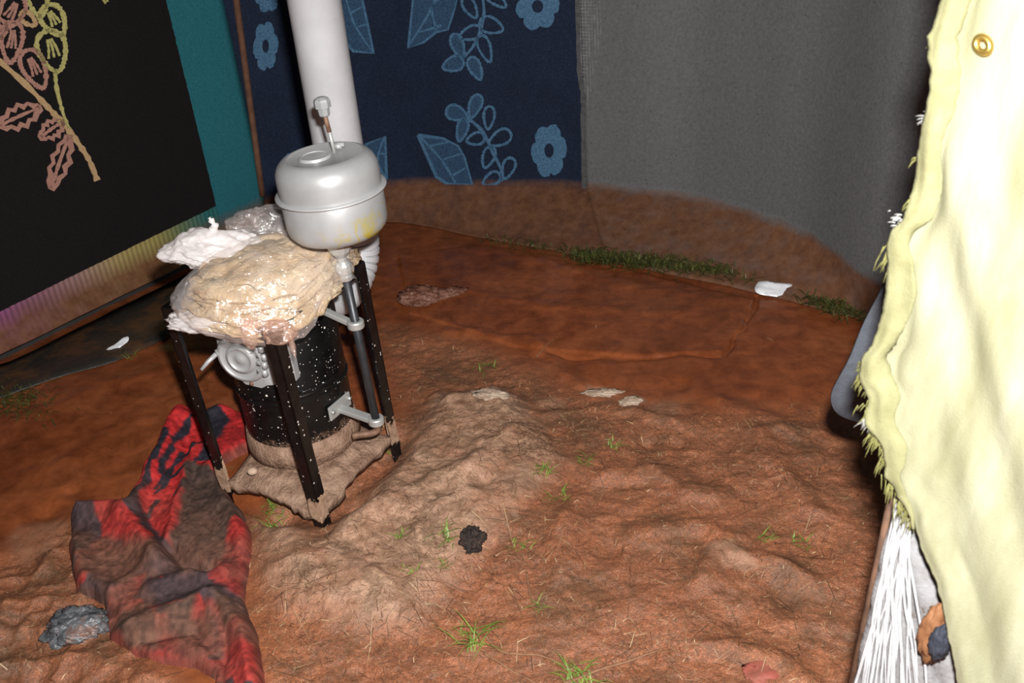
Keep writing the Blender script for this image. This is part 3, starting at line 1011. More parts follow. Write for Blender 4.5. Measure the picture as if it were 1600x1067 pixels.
# fuel pipe with its lean, tank above
RB = G(588, 658, .182)
lean = Vector((-.034, 0.0, 1)).normalized()
def rp(zz_): return RB + lean * ((zz_ - RB.z) / lean.z)
bm = bmesh.new(); add_tube(bm, [rp(.172), rp(.35), rp(.585)], .0102, 16)
hp('fuel_pipe', bm, STEEL, label='thin dark steel pipe carrying the tank')
bm = bmesh.new()
tod = Vector((DC.x - RB.x, DC.y - RB.y, 0)).normalized(); perp = Vector((-tod.y, tod.x, 0))
e0 = rp(.174)
el = [e0, e0 - Vector((0, 0, .016)), e0 - Vector((0, 0, .026)) + tod * .012 - perp * -.008, e0 - Vector((0, 0, .028)) + tod * .036 + perp * .022, e0 - Vector((0, 0, .030)) + tod * .055 + perp * .034]
add_tube(bm, [Vector(p) for p in catmull(el, 5)], .009, 12)
hp('outlet_elbow', bm, RUST, label='muddy elbow below the pipe')
def bracket(zc, zd, wide, mount):
    bm = bmesh.new()
    c_ = rp(zc)
    dv = Vector((DC.x - c_.x, DC.y - c_.y, 0)); L = dv.length - R_; dv.normalize()
    add_lathe(bm, [(.0105, -.010), (.019, -.010), (.020, -.006), (.020, .006), (.019, .010), (.0105, .010)], Matrix.Translation(c_), 24)
    a_ = c_ + dv * .017; b_ = c_ + dv * (L + .004); b_.z = zd
    ax = (b_ - a_).normalized(); sd = Vector((-ax.y, ax.x, 0)).normalized(); u2 = ax.cross(sd)
    m4 = Matrix(((ax.x, sd.x, u2.x, 0), (ax.y, sd.y, u2.y, 0), (ax.z, sd.z, u2.z, 0), (0, 0, 0, 1)))
    mid = (a_ + b_) / 2
    add_box(bm, (0, 0, 0), ((b_ - a_).length + .006, wide, .013), Matrix.Translation(mid) @ m4)
    if mount:
        pm = Vector((DC.x, DC.y, zd)) - dv * (R_ + .003)
        add_box(bm, (0, 0, .006), (.007, .085, .040), Matrix.Translation(pm) @ Matrix(((dv.x, -dv.y, 0, 0), (dv.y, dv.x, 0, 0), (0, 0, 1, 0), (0, 0, 0, 1))))
    o = hp('bracket', bm, CHROME, smooth=False, bevel=.003)
    if mount:
        for s_ in (-1, 1):
            bm = bmesh.new()
            pm2 = pm + Vector((-dv.y, dv.x, 0)) * .034 * s_ + Vector((0, 0, .010))
            add_tube(bm, [pm2 - dv * .002, pm2 - dv * .010], .0055, 6)
            hp('bolt', bm, CHROME, o)
    return o
bracket(.184, .192, .024, True)
bracket(.458, .478, .018, False)

# tank (lathe about the leaning axis)
axis_q = Vector((0, 0, 1)).rotation_difference(lean).to_matrix().to_4x4()
TB = rp(.682) + Vector((.008, 0, 0))
Mt = Matrix.Translation(TB) @ axis_q @ Matrix.Scale(.965, 4)
TR = .118
bm = bmesh.new()
add_lathe(bm, [(0, 0), (.06, .001), (.085, .006), (.102, .014), (.112, .027), (.1145, .040), (.1145, .109), (.112, .113)], Mt, 72)
tank = hp('tank', bm, SILVT, label='silver painted round fuel tank with yellow oil stain')
bm = bmesh.new()
add_lathe(bm, [(.1135, .109), (.1145, .118), (.1145, .152), (.1125, .167), (.106, .180), (.095, .190), (.084, .194), (.080, .193), (.076, .191), (0, .192)], Mt, 72)
hp('tank_dome', bm, SILVT, tank)
bm = bmesh.new()
add_lathe(bm, [(.112, .1095), (.1235, .1095), (.1250, .112), (.1235, .1145), (.112, .115)], Mt, 72)
hp('tank_rim', bm, SILV, tank)
# filler lid
cx_, cy_ = -.018, -.010
bm = bmesh.new(); add_lathe(bm, [(.036, .228), (.036, .233), (.034, .2355), (.028, .2350), (.027, .2335), (0, .2345)], Mt @ Matrix.Translation((cx_, cy_, -.038)), 40)
flid = autosmooth(hp('filler_lid', bm, SILV, tank), 50)
bm = bmesh.new()
add_box(bm, (.030, .026, .200), (.016, .012, .010), Mt)
add_tube(bm, [Mt @ Vector((.020, .028, .202)), Mt @ Vector((.044, .028, .202))], .005, 10)
hp('lid_hinge', bm, SILV, tank)
# float gauge rod and knob
KX, KY = .022, .012
Mt = Mt @ Matrix.Translation((0, 0, -.038))
bm = bmesh.new(); add_tube(bm, [Mt @ Vector((KX, KY, .225)), Mt @ Vector((KX - .002, KY, .280))], .0042, 10)
hp('gauge_rod', bm, CHROME, tank)
bm = bmesh.new(); add_tube(bm, [Mt @ Vector((KX - .002, KY, .276)), Mt @ Vector((KX - .005, KY, .320))], .0050, 10)
hp('threaded_rod', bm, RUST, tank)
bm = bmesh.new(); Mk = Mt @ Matrix.Translation((KX - .005, KY, .312))
add_lathe(bm, [(0, 0), (.010, 0), (.0125, .003), (.014, .018), (.0185, .019), (.0185, .032), (.0165, .037), (.009, .041), (0, .042)], Mk, 8)
hp('knob', bm, simple('grey plastic knob', (.22, .225, .23), (.28, .285, .29), 30, .5, 0, .05), tank, smooth=False, label='grey faceted knob')
# fitting below the tank
bm = bmesh.new(); Mf = Matrix.Translation(rp(.575)) @ axis_q
add_lathe(bm, [(.0105, -.002), (.0155, 0), (.0155, .010), (.0135, .012), (.0135, .016), (.0185, .018), (.0185, .036), (.0165, .040), (.012, .046), (.012, .056), (.024, .070), (.030, .090), (.030, .114), (0, .114)], Mf, 12)
hp('valve_fitting', bm, CHROME, smooth=False)

# ================================================================= stove pipe
PC = Vector((-.4005, 2.345, 0)); PR = .0632
t = NT('galvanised pipe')
c = t.ramp(t.noise(6, 6, .6), [(.3, (.46, .46, .475)), (.7, (.60, .60, .615))])
c = t.mix(t.ramp(t.noise(35, 5, .7), [(.66, 0.0), (.75, .5)]), c, (.2, .19, .19))
t.l(c, t.b.inputs['Base Color']); t.set(Roughness=.42, Metallic=.15); t.bump(t.noise(7, 3), .08, .02); GALV = t.m
pipe = empty('stove_pipe', (PC.x, PC.y, .45))
tag(pipe, 'galvanised stove pipe rising behind the fuel tank', 'stove pipe')
def pp(name, bm, mat, smooth=True):
    for v in bm.verts: v.co -= Vector((PC.x, PC.y, .45))
    return bm_obj(name, bm, mat, pipe, smooth)
bm = bmesh.new()
add_lathe(bm, [(PR, .50), (PR, 1.16), (PR + .003, 1.163), (PR + .003, 1.172), (PR, 1.175), (PR, 2.14)], Matrix.Translation(PC), 56)
pp('flue_section', bm, GALV)
bm = bmesh.new()
dd = Vector((DC.x - PC.x, DC.y - PC.y, 0)); dist = dd.length; dd.normalize()
rad = .11
pts = [PC + Vector((0, 0, .53))]
nb = 9
rings = []
cen = PC + dd * rad
for k in range(nb + 1):
    a = math.pi / 2 * k / nb
    pts.append(Vector((cen.x, cen.y, .50)) - dd * rad * math.cos(a) - Vector((0, 0, rad * math.sin(a))))
# gored elbow: each gore bulges a little above its seam
full = []; rr_ = []
for i, p in enumerate(pts):
    full.append(p); rr_.append(PR * .985)
    if i < len(pts) - 1:
        q = pts[i + 1]
        full += [p.lerp(q, .15), p.lerp(q, .85)]; rr_ += [PR + .0045, PR + .0045]
add_tube(bm, full, rr_, 40, caps=False)
pp('elbow', bm, GALV, smooth=False)
bm = bmesh.new()
add_tube(bm, [pts[-1] - dd * .005, pts[-1] + dd * (dist - rad - R_ + .012)], PR * .98, 40, caps=False)
pp('horizontal_section', bm, GALV)

# ================================================================= flatbread in a plastic bag
t = NT('flatbread')
c = t.ramp(t.noise(9, 5, .65), [(.3, (.37, .235, .125)), (.5, (.50, .365, .225)), (.72, (.60, .48, .33))])
c = t.mix(t.ramp(t.noise(28, 5, .7), [(.58, 0.0), (.74, .8)]), c, (.45, .20, .10))
t.l(c, t.b.inputs['Base Color']); t.set(Roughness=.65); t.bump(t.noise(45, 6, .65, dist=.8), .9, .012)
t.b.inputs['Subsurface Weight'].default_value = .0
BREAD = t.m
BZ = .576
_pl = G(270, 480, .60); _pr = G(548, 412, .60)
BC = (_pl + _pr) / 2
xr = Vector((CR.x, CR.y, 0)).normalized(); yr = Vector((-xr.y, xr.x, 0))
BC = BC + yr * .042 - xr * .004
ba = (_pr - _pl); ba.z = 0; HL = ba.length / 2; ba.normalize(); ba = (ba + yr * .16).normalized(); bb = Vector((-ba.y, ba.x, 0))
ROD = rp(.60)


def pile(lx, ly, k):
    """height of the pile's draping surface (k = layer 0..1) at pile coordinates"""
    e = math.hypot(lx / .21, ly / (.16 if ly < 0 else .12))
    z_ = BZ + .004 + .082 * k - (.012 + .030 * k) * e ** 2.4
    if ly < 0: z_ -= .040 * (-ly / .16) ** 2
    z_ += .04 * lx * k
    return z_


def pile_w(lx, ly):
    q = Vector((BC.x, BC.y, 0)) + ba * lx + bb * ly
    d = Vector((q.x - ROD.x, q.y - ROD.y, 0))
    # keep clear of the fuel pipe
    if d.length < .028 and d.length > 1e-5: q += d.normalized() * (.028 - d.length)
    return q


def bread(idx, k, ax, ayf, ayb, ox, oy, fold, label, th=.0045):
    bm = bmesh.new(); nr, na = 12, 64
    org = Vector((BC.x, BC.y, BZ))
    def P(rr, a, lift=0.0, rmul=1.0):
        ca, sa = math.cos(a), math.sin(a)
        wob = 1 + .07 * mnoise.noise(Vector((ca * 1.7, sa * 1.7, idx * 3.1))) + .03 * mnoise.noise(Vector((ca * 5, sa * 5, idx * 1.7)))
        lx = rr * rmul * (ax if ca < 0 else ax * 1.04) * ca * wob + ox; ly = rr * rmul * (ayf if sa < 0 else ayb) * sa * wob * (1 - .45 * max(0, ca) * (sa < 0)) + oy
        z_ = pile(lx, ly, k) + lift
        z_ += (.012 * mnoise.noise(Vector((lx * 16, ly * 26, idx * .9))) + .0075 * mnoise.noise(Vector((lx * 30 + ly * 20, ly * 60, idx * 1.3))) + .004 * mnoise.noise(Vector((lx * 80, ly * 90, idx * 2.2))) - (.012 + .012 * (k > .85)) * abs(mnoise.noise(Vector((lx * 18 + 6 * ly, ly * 34 - lx * 9, idx * .45 + 9)))) + .003) * (.45 + .55 * rr)
        q = pile_w(lx, ly)
        return Vector((q.x, q.y, z_)) - org
    cv = bm.verts.new(P(0, 0)); rings = []
    for i in range(1, nr + 1):
        rings.append([bm.verts.new(P(i / nr, 2 * math.pi * j / na)) for j in range(na)])
    for j in range(na): bm.faces.new((cv, rings[0][j], rings[0][(j + 1) % na]))
    for a_, b_ in zip(rings[:-1], rings[1:]):
        for j in range(na): bm.faces.new((a_[j], b_[j], b_[(j + 1) % na], a_[(j + 1) % na]))
    if fold:   # rim doubled back over itself
        j0, j1 = fold
        prev = [rings[-1][j % na] for j in range(j0, j1)]
        for rm, lf in ((1.03, .004), (1.025, .009), (.97, .0125), (.90, .0125), (.82, .010), (.76, .006)):
            cur = []
            for n_, j in enumerate(range(j0, j1)):
                u_ = n_ / (j1 - j0 - 1); tp_ = math.sin(math.pi * u_) ** .5
                cur.append(bm.verts.new(P(1, 2 * math.pi * (j % na) / na, lf * tp_ + .001, 1 + (rm - 1) * tp_)))
            for n_ in range(len(prev) - 1): bm.faces.new((prev[n_], prev[n_ + 1], cur[n_ + 1], cur[n_]))
            prev = cur
    o = bm_obj('flatbread', bm, BREAD); o.location = org
    solidify(o, th, 0)
    tag(o, label, 'flatbread', 'flatbreads stacked in the plastic bag')
    return o
names = ['lowest flatbread of the bagged pile resting on the stand', 'second flatbread from the bottom of the bagged pile', 'third flatbread from the bottom of the bagged pile',
         'fourth flatbread from the bottom of the bagged pile', 'fifth flatbread from the bottom of the bagged pile', 'sixth flatbread from the bottom of the bagged pile',
         'fourth flatbread below the top of the bagged pile', 'third flatbread below the top of the bagged pile', 'second flatbread below the top of the bagged pile', 'flatbread directly below the topmost one in the bag', 'topmost crumpled flatbread in the plastic bag']
assert len(set(names)) == len(names)
NBR = len(names)
for i in range(NBR):
    k = i / (NBR - 1)
    fd = {1: (46, 60), 3: (34, 50), 4: (50, 64), 6: (36, 56), 8: (40, 62), 9: (30, 46), 10: (2, 26)}.get(i)
    bread(i, k, .203 - .020 * k + random.uniform(-.008, .006), .163 - .034 * k + random.uniform(-.006, .006), .115 - .020 * k,
          .004 + .012 * k + random.uniform(-.008, .008), .006 * k + random.uniform(-.006, .006), fd, names[i])


def plastic(name, tint=(.9, .88, .87), milk=.1, milk2=.3, gloss=1.0, bsc=30, bs=.8):
    t = NT(name); N = t.N
    tr = N.new('ShaderNodeBsdfTransparent'); tr.inputs[0].default_value = (.97, .965, .96, 1)
    gl = N.new('ShaderNodeBsdfGlossy'); gl.inputs['Roughness'].default_value = .10; gl.inputs[0].default_value = (1, 1, 1, 1)
    bp_ = N.new('ShaderNodeBump'); bp_.inputs['Strength'].default_value = bs; bp_.inputs['Distance'].default_value = .012
    t.l(t.noise(bsc, 4, .6, dist=1.2), bp_.inputs['Height']); t.l(bp_.outputs[0], gl.inputs['Normal'])
    tr.inputs[0].default_value = (.94, .935, .93, 1)
    gl.inputs[0].default_value = (.045 * gloss, .045 * gloss, .045 * gloss, 1)
    m1 = N.new('ShaderNodeAddShader'); t.l(tr.outputs[0], m1.inputs[0]); t.l(gl.outputs[0], m1.inputs[1])
    df = N.new('ShaderNodeBsdfDiffuse'); df.inputs[0].default_value = (*tint, 1)
    tl = N.new('ShaderNodeBsdfTranslucent'); tl.inputs[0].default_value = (*tint, 1)
    m0 = N.new('ShaderNodeMixShader'); m0.inputs[0].default_value = .35; t.l(df.outputs[0], m0.inputs[1]); t.l(tl.outputs[0], m0.inputs[2])
    lw = N.new('ShaderNodeLayerWeight'); lw.inputs['Blend'].default_value = .35
    f_ = t.math('ADD', t.ramp(t.noise(12, 5, .6, dist=1.5), [(.45, 0.0), (.72, milk2)]), t.math('ADD', t.math('MULTIPLY', lw.outputs['Facing'], .16), milk), True)
    m2 = N.new('ShaderNodeMixShader'); t.l(f_, m2.inputs[0]); t.l(m1.outputs[0], m2.inputs[1]); t.l(m0.outputs[0], m2.inputs[2])
    t.l(m2.outputs[0], t.out.inputs['Surface'])
    N.remove(t.b)
    return t.m
PLA = plastic('clear thin plastic', (.93, .86, .84), milk=.05, milk2=.20, gloss=3.2, bsc=22, bs=1.0); PLAW = plastic('bunched plastic', (.97, .92, .91), .55, .3, 1.8, 26, 1.0); PLAR = plastic('mud-smeared plastic', (.85, .55, .42), .14, .26, 3.0, 20, 1.0)

bag = empty('plastic_bag', (BC.x, BC.y, BZ))
tag(bag, 'clear knotted plastic bag wrapped around the flatbread pile', 'bag')
def crumple(name, c, rx, ry, rz, mat, parent, org, amp=.12, fr=3.0, sub=4, seed=0, up=None, flat=None, ridgy=True, rotz=0):
    bm = bmesh.new(); bmesh.ops.create_icosphere(bm, subdivisions=sub, radius=1)
    for v in bm.verts:
        d = v.co.normalized()
        q = d * fr + Vector((seed * 7.3, seed * 3.1, seed))
        k = mnoise.noise(q) * .6
        if ridgy:
            k += (.4 - abs(mnoise.noise(q * 1.7 + Vector((d.z, 0, d.x))))) * .9 + (.3 - abs(mnoise.noise(q * 3.9))) * .30
        else: k += .35 * mnoise.noise(q * 2.3) + .2 * mnoise.noise(q * 5)
        s = 1 + amp * k * 2
        p = Vector((d.x * rx * s, d.y * ry * s, d.z * rz * s))
        if flat is not None and p.z < flat: p.z = flat + (p.z - flat) * .15
        if rotz: p = Matrix.Rotation(rotz, 3, 'Z') @ p
        w_ = Vector(c) + xr * p.x + yr * p.y + Vector((0, 0, p.z)) - Vector(org)
        v.co = w_
    return bm_obj(name, bm, mat, parent)
bo = Vector((BC.x, BC.y, BZ))
# shell following the pile
bm = bmesh.new(); bmesh.ops.create_icosphere(bm, subdivisions=5, radius=1)
for v in bm.verts:
    d = v.co.normalized()
    q = d * 3
    wr = (.5 - abs(mnoise.noise(q * 1.5 + Vector((4, 1, 2))))) * .02 + (.4 - abs(mnoise.noise(q * 3.5))) * .012
    hr = math.hypot(d.x, d.y); hh_ = hr ** .75 if hr > 1e-6 else 0
    ux, uy = (d.x / hr, d.y / hr) if hr > 1e-6 else (0, 0)
    lx = ux * hh_ * ((.206 if ux < 0 else .202) + wr); ly = uy * hh_ * (((.165 - .07 * max(0, ux)) if uy < 0 else .125) + wr)
    q_ = pile_w(lx, ly)
    top_ = pile(lx, ly, 1.0) + .020 + wr * .5 * (1 - hr)
    bot_ = pile(lx, ly, 0.0) - .010 - (.030 * max(0, -uy) * hr if ux < .25 else 0)
    kz = .5 + .5 * math.copysign(abs(d.z) ** .7, d.z)
    v.co = Vector((q_.x, q_.y, bot_ * (1 - kz) + top_ * kz)) - bo
bm_obj('bag_body', bm, PLA, bag)
# bunched neck at the left, knot ear, loose hump behind, soiled tail at the front
NK = G(322, 388, .655)
crumple('bag_neck', NK, .082, .055, .036, PLAW, bag, bo, .26, 1.5, 5, 3)
crumple('bag_neck', NK + xr * .058 + yr * .02 + Vector((0, 0, -.010)), .055, .045, .030, PLAW, bag, bo, .28, 1.7, 5, 8)
crumple('bag_fold', G(325, 505, .56) + yr * .012, .085, .035, .022, PLAW, bag, bo, .26, 1.8, 5, 71, rotz=-.15)
EA = G(334, 358, .70)
bm = bmesh.new()
ear = [EA - Vector((0, 0, .045)) , EA - xr * .008 - Vector((0, 0, .015)), EA + xr * .004 + Vector((0, 0, .006)), EA - xr * .004 + Vector((0, 0, .028))]
add_tube(bm, [Vector(p) - bo for p in catmull(ear, 6)], [.016 - .012 * (i / 18) + .003 * math.sin(i * 2.1) for i in range(19)], 10)
bm_obj('knot_ear', bm, PLAW, bag)
HM = G(408, 362, .655)
crumple('bag_hump', HM + yr * .03, .085, .05, .042, PLA, bag, bo, .16, 2.2, 5, 5)
TL = G(425, 516, .555)
crumple('bag_tail', TL + xr * .018 - yr * .01, .030, .018, .024, PLAR, bag, bo, .30, 1.3, 5, 12, rotz=.3)
crumple('bag_tail', TL - xr * .048 + Vector((0, 0, -.004)), .017, .012, .030, PLAR, bag, bo, .30, 1.3, 5, 15)
crumple('bag_tail', TL - xr * .015 + Vector((0, 0, .010)), .040, .012, .013, PLAR, bag, bo, .30, 1.3, 5, 19)
crumple('bag_tail', TL + xr * .036 + Vector((0, 0, -.040)), .006, .006, .024, PLAR, bag, bo, .25, 2.6, 3, 16)

# ================================================================= blanket on the mud
BO = [(388, 640), (345, 630), (295, 640), (262, 652), (235, 715), (205, 768), (165, 785), (115, 792), (104, 850), (116, 915), (162, 930), (168, 985), (205, 1012), (250, 1026), (300, 1032), (330, 1050), (330, 1120), (412, 1120), (410, 1040), (400, 985), (378, 930), (386, 880), (390, 820), (376, 785), (345, 745), (345, 715), (390, 690)]
bop = gp(BO, .03)
xs_ = [p[0] for p in bop]; ys_ = [p[1] for p in bop]
st = .0032
gx = np.arange(min(xs_) - .02, max(xs_) + .02, st); gy = np.arange(min(ys_) - .02, max(ys_) + .02, st)
X, Y = np.meshgrid(gx, gy)
wxx = X + .008 * fbm(X, Y, 14, 3, 201); wyy = Y + .008 * fbm(X, Y, 14, 3, 202)
sd = poly_sd(wxx, wyy, bop)
inside = sd > -.022
prof_ = np.sqrt(np.clip(1 - (1 - np.clip(sd / .03, 0, 1)) ** 2, 0, 1))
Hb = hzv(X, Y) * np.where(sd > .03, .8, 1) - .004 + np.minimum(sd, 0) * 1.4 + .034 * prof_ + .006 * fbm(X, Y, 10, 3, 210) + .0035 * fbm(X, Y, 35, 3, 211)
def fold(pts, hh, wd, side=0):
    global Hb
    P_ = gp(pts, .03)
    d = line_d(wxx, wyy, P_)
    Hb = Hb + hh * np.exp(-(d / wd) ** 2) * prof_
fold([(285, 650), (250, 720), (215, 800)], .045, .030)
fold([(300, 700), (285, 770), (262, 848)], .022, .018)
fold([(345, 640), (300, 660)], .02, .03)
fold([(330, 730), (360, 790), (380, 850)], .022, .025)
fold([(130, 800), (180, 800), (220, 840), (250, 880)], .040, .030)
fold([(115, 850), (125, 905), (170, 925)], .016, .025)
fold([(170, 935), (200, 905), (240, 880)], .012, .02)
fold([(190, 990), (260, 965), (330, 930)], .022, .028)
fold([(330, 940), (380, 990), (395, 1067)], .026, .025)
fold([(240, 920), (300, 900), (350, 895)], .020, .028)
fold([(262, 855), (290, 875), (330, 890)], -.030, .016)
fold([(238, 760), (230, 800), (256, 860)], -.016, .012)
fold([(290, 690), (300, 740), (268, 850)], -.012, .010)
fold([(215, 1000), (300, 985), (345, 1030)], -.012, .012)
fold([(330, 930), (350, 985), (345, 1067)], -.010, .010)
fold([(165, 930), (180, 970), (200, 1000)], -.010, .012)
cols = np.zeros(X.shape + (3,))
RED = np.array((.64, .026, .028)); DRK = np.array((.020, .020, .032)); MUDb = np.array((.105, .065, .050)); MUDr = np.array((.24, .085, .055))
mixf = fbm(X, Y, 11, 3, 230)
cols[:] = np.where((mixf > .05)[..., None], RED * .8, DRK * 1.4)
def paint(poly, col, soft=.006, wob=.012, amt=1.0):
    global cols
    P_ = gp(poly, .035)
    s_ = sstep(-soft, soft, poly_sd(X, Y, P_) + wob * fbm(X, Y, 25, 3, 240 + len(poly)))[..., None] * amt
    cols = cols * (1 - s_) + np.array(col) * s_
paint([(262, 640), (310, 635), (320, 680), (300, 740), (270, 850), (225, 800), (205, 770), (235, 710)], RED)
# dark zebra flecks on the red strip
for ln in [[(300, 650), (270, 690), (250, 740)], [(310, 680), (275, 715), (240, 760)], [(262, 680), (245, 720), (225, 765)], [(300, 715), (262, 740), (240, 765)], [(280, 700), (260, 740)],
           [(245, 775), (225, 800)], [(290, 745), (270, 765)], [(240, 730), (212, 785)], [(170, 800), (190, 815), (200, 835)], [(215, 800), (230, 830)]]:
    d = line_d(wxx, wyy, gp(ln, .05)) + .006 * fbm(X, Y, 40, 2, 250)
    s_ = sstep(.010, .005, d)[..., None]; cols = cols * (1 - s_) + DRK * s_
paint([(318, 650), (350, 630), (368, 660), (352, 690), (318, 690)], DRK)
paint([(370, 640), (395, 640), (390, 690), (340, 715), (330, 700)], RED * .7)
paint([(345, 640), (360, 636), (385, 665), (375, 672)], RED)
paint([(292, 715), (340, 740), (372, 790), (385, 830), (340, 860), (300, 870), (265, 850), (285, 780)], MUDb * .75, .008)
paint([(368, 805), (390, 810), (388, 865), (345, 868), (350, 845)], RED * .95)
paint([(108, 800), (140, 788), (156, 800), (148, 822), (106, 822)], DRK * 1.5)
paint([(152, 795), (185, 790), (215, 820), (245, 860), (200, 850), (160, 835)], RED * .9)
paint([(120, 850), (165, 835), (210, 850), (250, 865), (200, 910), (120, 900)], MUDr, .02)
paint([(110, 830), (150, 830), (125, 870), (108, 868)], MUDb, .01)
paint([(200, 910), (230, 895), (215, 925), (170, 970), (165, 935)], RED * .7, .01)
paint([(258, 855), (300, 865), (335, 885), (330, 905), (250, 900), (215, 930), (235, 895)], DRK * 1.6, .012)
paint([(335, 870), (385, 870), (378, 925), (335, 915)], RED * .6, .012)
paint([(172, 970), (230, 935), (250, 960), (250, 1010), (200, 1005)], MUDb * .8, .012)
paint([(330, 950), (370, 940), (400, 1000), (410, 1050), (345, 1060), (345, 1000)], RED * .75, .012)
paint([(335, 935), (370, 930), (385, 960), (350, 985)], MUDb, .012)
paint([(240, 1000), (325, 950), (340, 1010), (280, 1030)], RED * .45, .02)
paint([(265, 945), (310, 940), (300, 985), (262, 980)], MUDb * .9, .014)
mudk = np.clip(.02 + (.26 + .6 * sstep(-.35, .6, fbm(X, Y, 9, 4, 260))) * sstep(0, 1, (2.05 - Y) / .42), 0, .86)[..., None]
fringe = (sstep(.022, .0, sd) * .70)[..., None]
mudk = np.maximum(mudk, fringe)
grain = (.8 + .5 * fbm(X, Y, 120, 2, 270))[..., None]
cols = (cols * (1 - mudk) + (np.array((.19, .085, .055)) * mudk)) * np.clip(grain, .5, 1.6)
idx = -np.ones(X.shape, int); idx[inside] = np.arange(inside.sum())
Vb = np.stack([X[inside], Y[inside], Hb[inside]], 1)
q = np.stack([idx[:-1, :-1], idx[:-1, 1:], idx[1:, 1:], idx[1:, :-1]], -1).reshape(-1, 4); q = q[(q >= 0).all(1)]
t = NT('muddy red and black blanket')
t.l(t.attr('weave').outputs['Color'], t.b.inputs['Base Color']); t.set(Roughness=.72); t.b.inputs['Specular IOR Level'].default_value = .35
t.bump(t.noise(260, 4, .7), .6, .005)
bl_o = mesh_obj('blanket', Vb, q.tolist(), t.m); set_col(bl_o.data, 'weave', cols[inside])
solidify(bl_o, .008, -1)
tag(bl_o, 'crumpled red and black blanket soaked in mud beside the stand', 'blanket')

# ================================================================= litter on the floor
SILT = NT('dark shiny crumpled foil')
SILT.set(Base_Color=SILT.ramp(SILT.noise(16, 5, .7), [(.32, (.035, .037, .042)), (.52, (.15, .155, .165)), (.66, (.25, .12, .075))]), Roughness=.22, Metallic=.15)
SILT.bump(SILT.noise(45, 5), .9, .012)
g = G(116, 972, .02)
o = crumple('crumpled_plastic', (0, 0, 0), .062, .048, .030, SILT.m, None, (0, 0, 0), .22, 2.2, 5, 21, flat=-.012)
o.location = (g.x, g.y, hz(g.x, g.y) + .014)
tag(o, 'dark grey shiny crumpled plastic beside the muddy blanket', 'crumpled plastic')
BRP = NT('muddy wet plastic')
BRP.set(Base_Color=BRP.ramp(BRP.noise(30, 5, .7), [(.35, (.13, .045, .024)), (.65, (.27, .13, .09))]), Roughness=.14); BRP.bump(BRP.noise(60, 5), 1.0, .012)
g = G(655, 466, .01)
lump = empty('muddy_plastic', (g.x, g.y, hz(g.x, g.y)))
tag(lump, 'glistening mud-smeared plastic lump behind the stand', 'plastic lump')
crumple('wad', (0, 0, .010), .068, .06, .030, BRP.m, lump, (0, 0, 0), .22, 2.4, 5, 24, flat=-.006)
crumple('tail', (xr * .085 + yr * .02) + Vector((0, 0, .004)), .07, .024, .014, BRP.m, lump, (0, 0, 0), .3, 2.6, 4, 27, rotz=.35)
g = G(737, 842, .03)
o = crumple('charred_lump', (0, 0, 0), .022, .028, .020, simple('charred black clod', (.008, .006, .006), (.05, .028, .02), 60, .8, 0, .8, 120, .006), None, (0, 0, 0), .45, 2.2, 5, 30)
o.location = (g.x, g.y, hz(g.x, g.y) + .010); tag(o, 'small charred black clod on the pale mud mound', 'clod')
PALE = simple('pale soaked wood', (.30, .20, .14), (.52, .40, .30), 40, .75, 0, .6, 90, .006)
for k, (c_, rx_, ry_, rz_, ro_, lb) in enumerate([((940, 608), .055, .020, .008, -.1, 'long pale broken wood piece in the mud behind the mound'),
                                              ((985, 624), .028, .018, .007, .4, 'short pale wood chip beside the long pale piece'),
                                              ((768, 630), .045, .020, .007, -.3, 'pale clay-coated chip at the far edge of the mound')]):
    g = G(*c_, .01)
    o = crumple('wood_piece', (0, 0, 0), rx_, ry_, rz_, PALE, None, (0, 0, 0), .36, 2.0, 5, 40 + k, rotz=ro_)
    o.location = (g.x, g.y, hz(g.x, g.y) + .002); tag(o, lb, 'wood piece', 'pale pieces in the mud')
g = G(394, 735, .085)
o = crumple('pebble', (0, 0, 0), .013, .011, .010, simple('tan pebble', (.40, .27, .19), (.5, .36, .26), 30, .7), None, (0, 0, 0), .06, 1.2, 3, 50)
o.location = (g.x, g.y, .083); tag(o, 'small tan pebble on the muddy tray below the drum', 'pebble')
g = G(1197, 1046, .01)
o = crumple('red_scrap', (0, 0, 0), .036, .026, .005, simple('muddy red cloth', (.22, .075, .045), (.36, .085, .06), 30, .7), None, (0, 0, 0), .36, 1.6, 4, 55)
o.location = (g.x, g.y, hz(g.x, g.y) + .004); o.location.z -= .004; tag(o, 'small muddy red cloth scrap at the bottom near the curtain', 'cloth scrap')

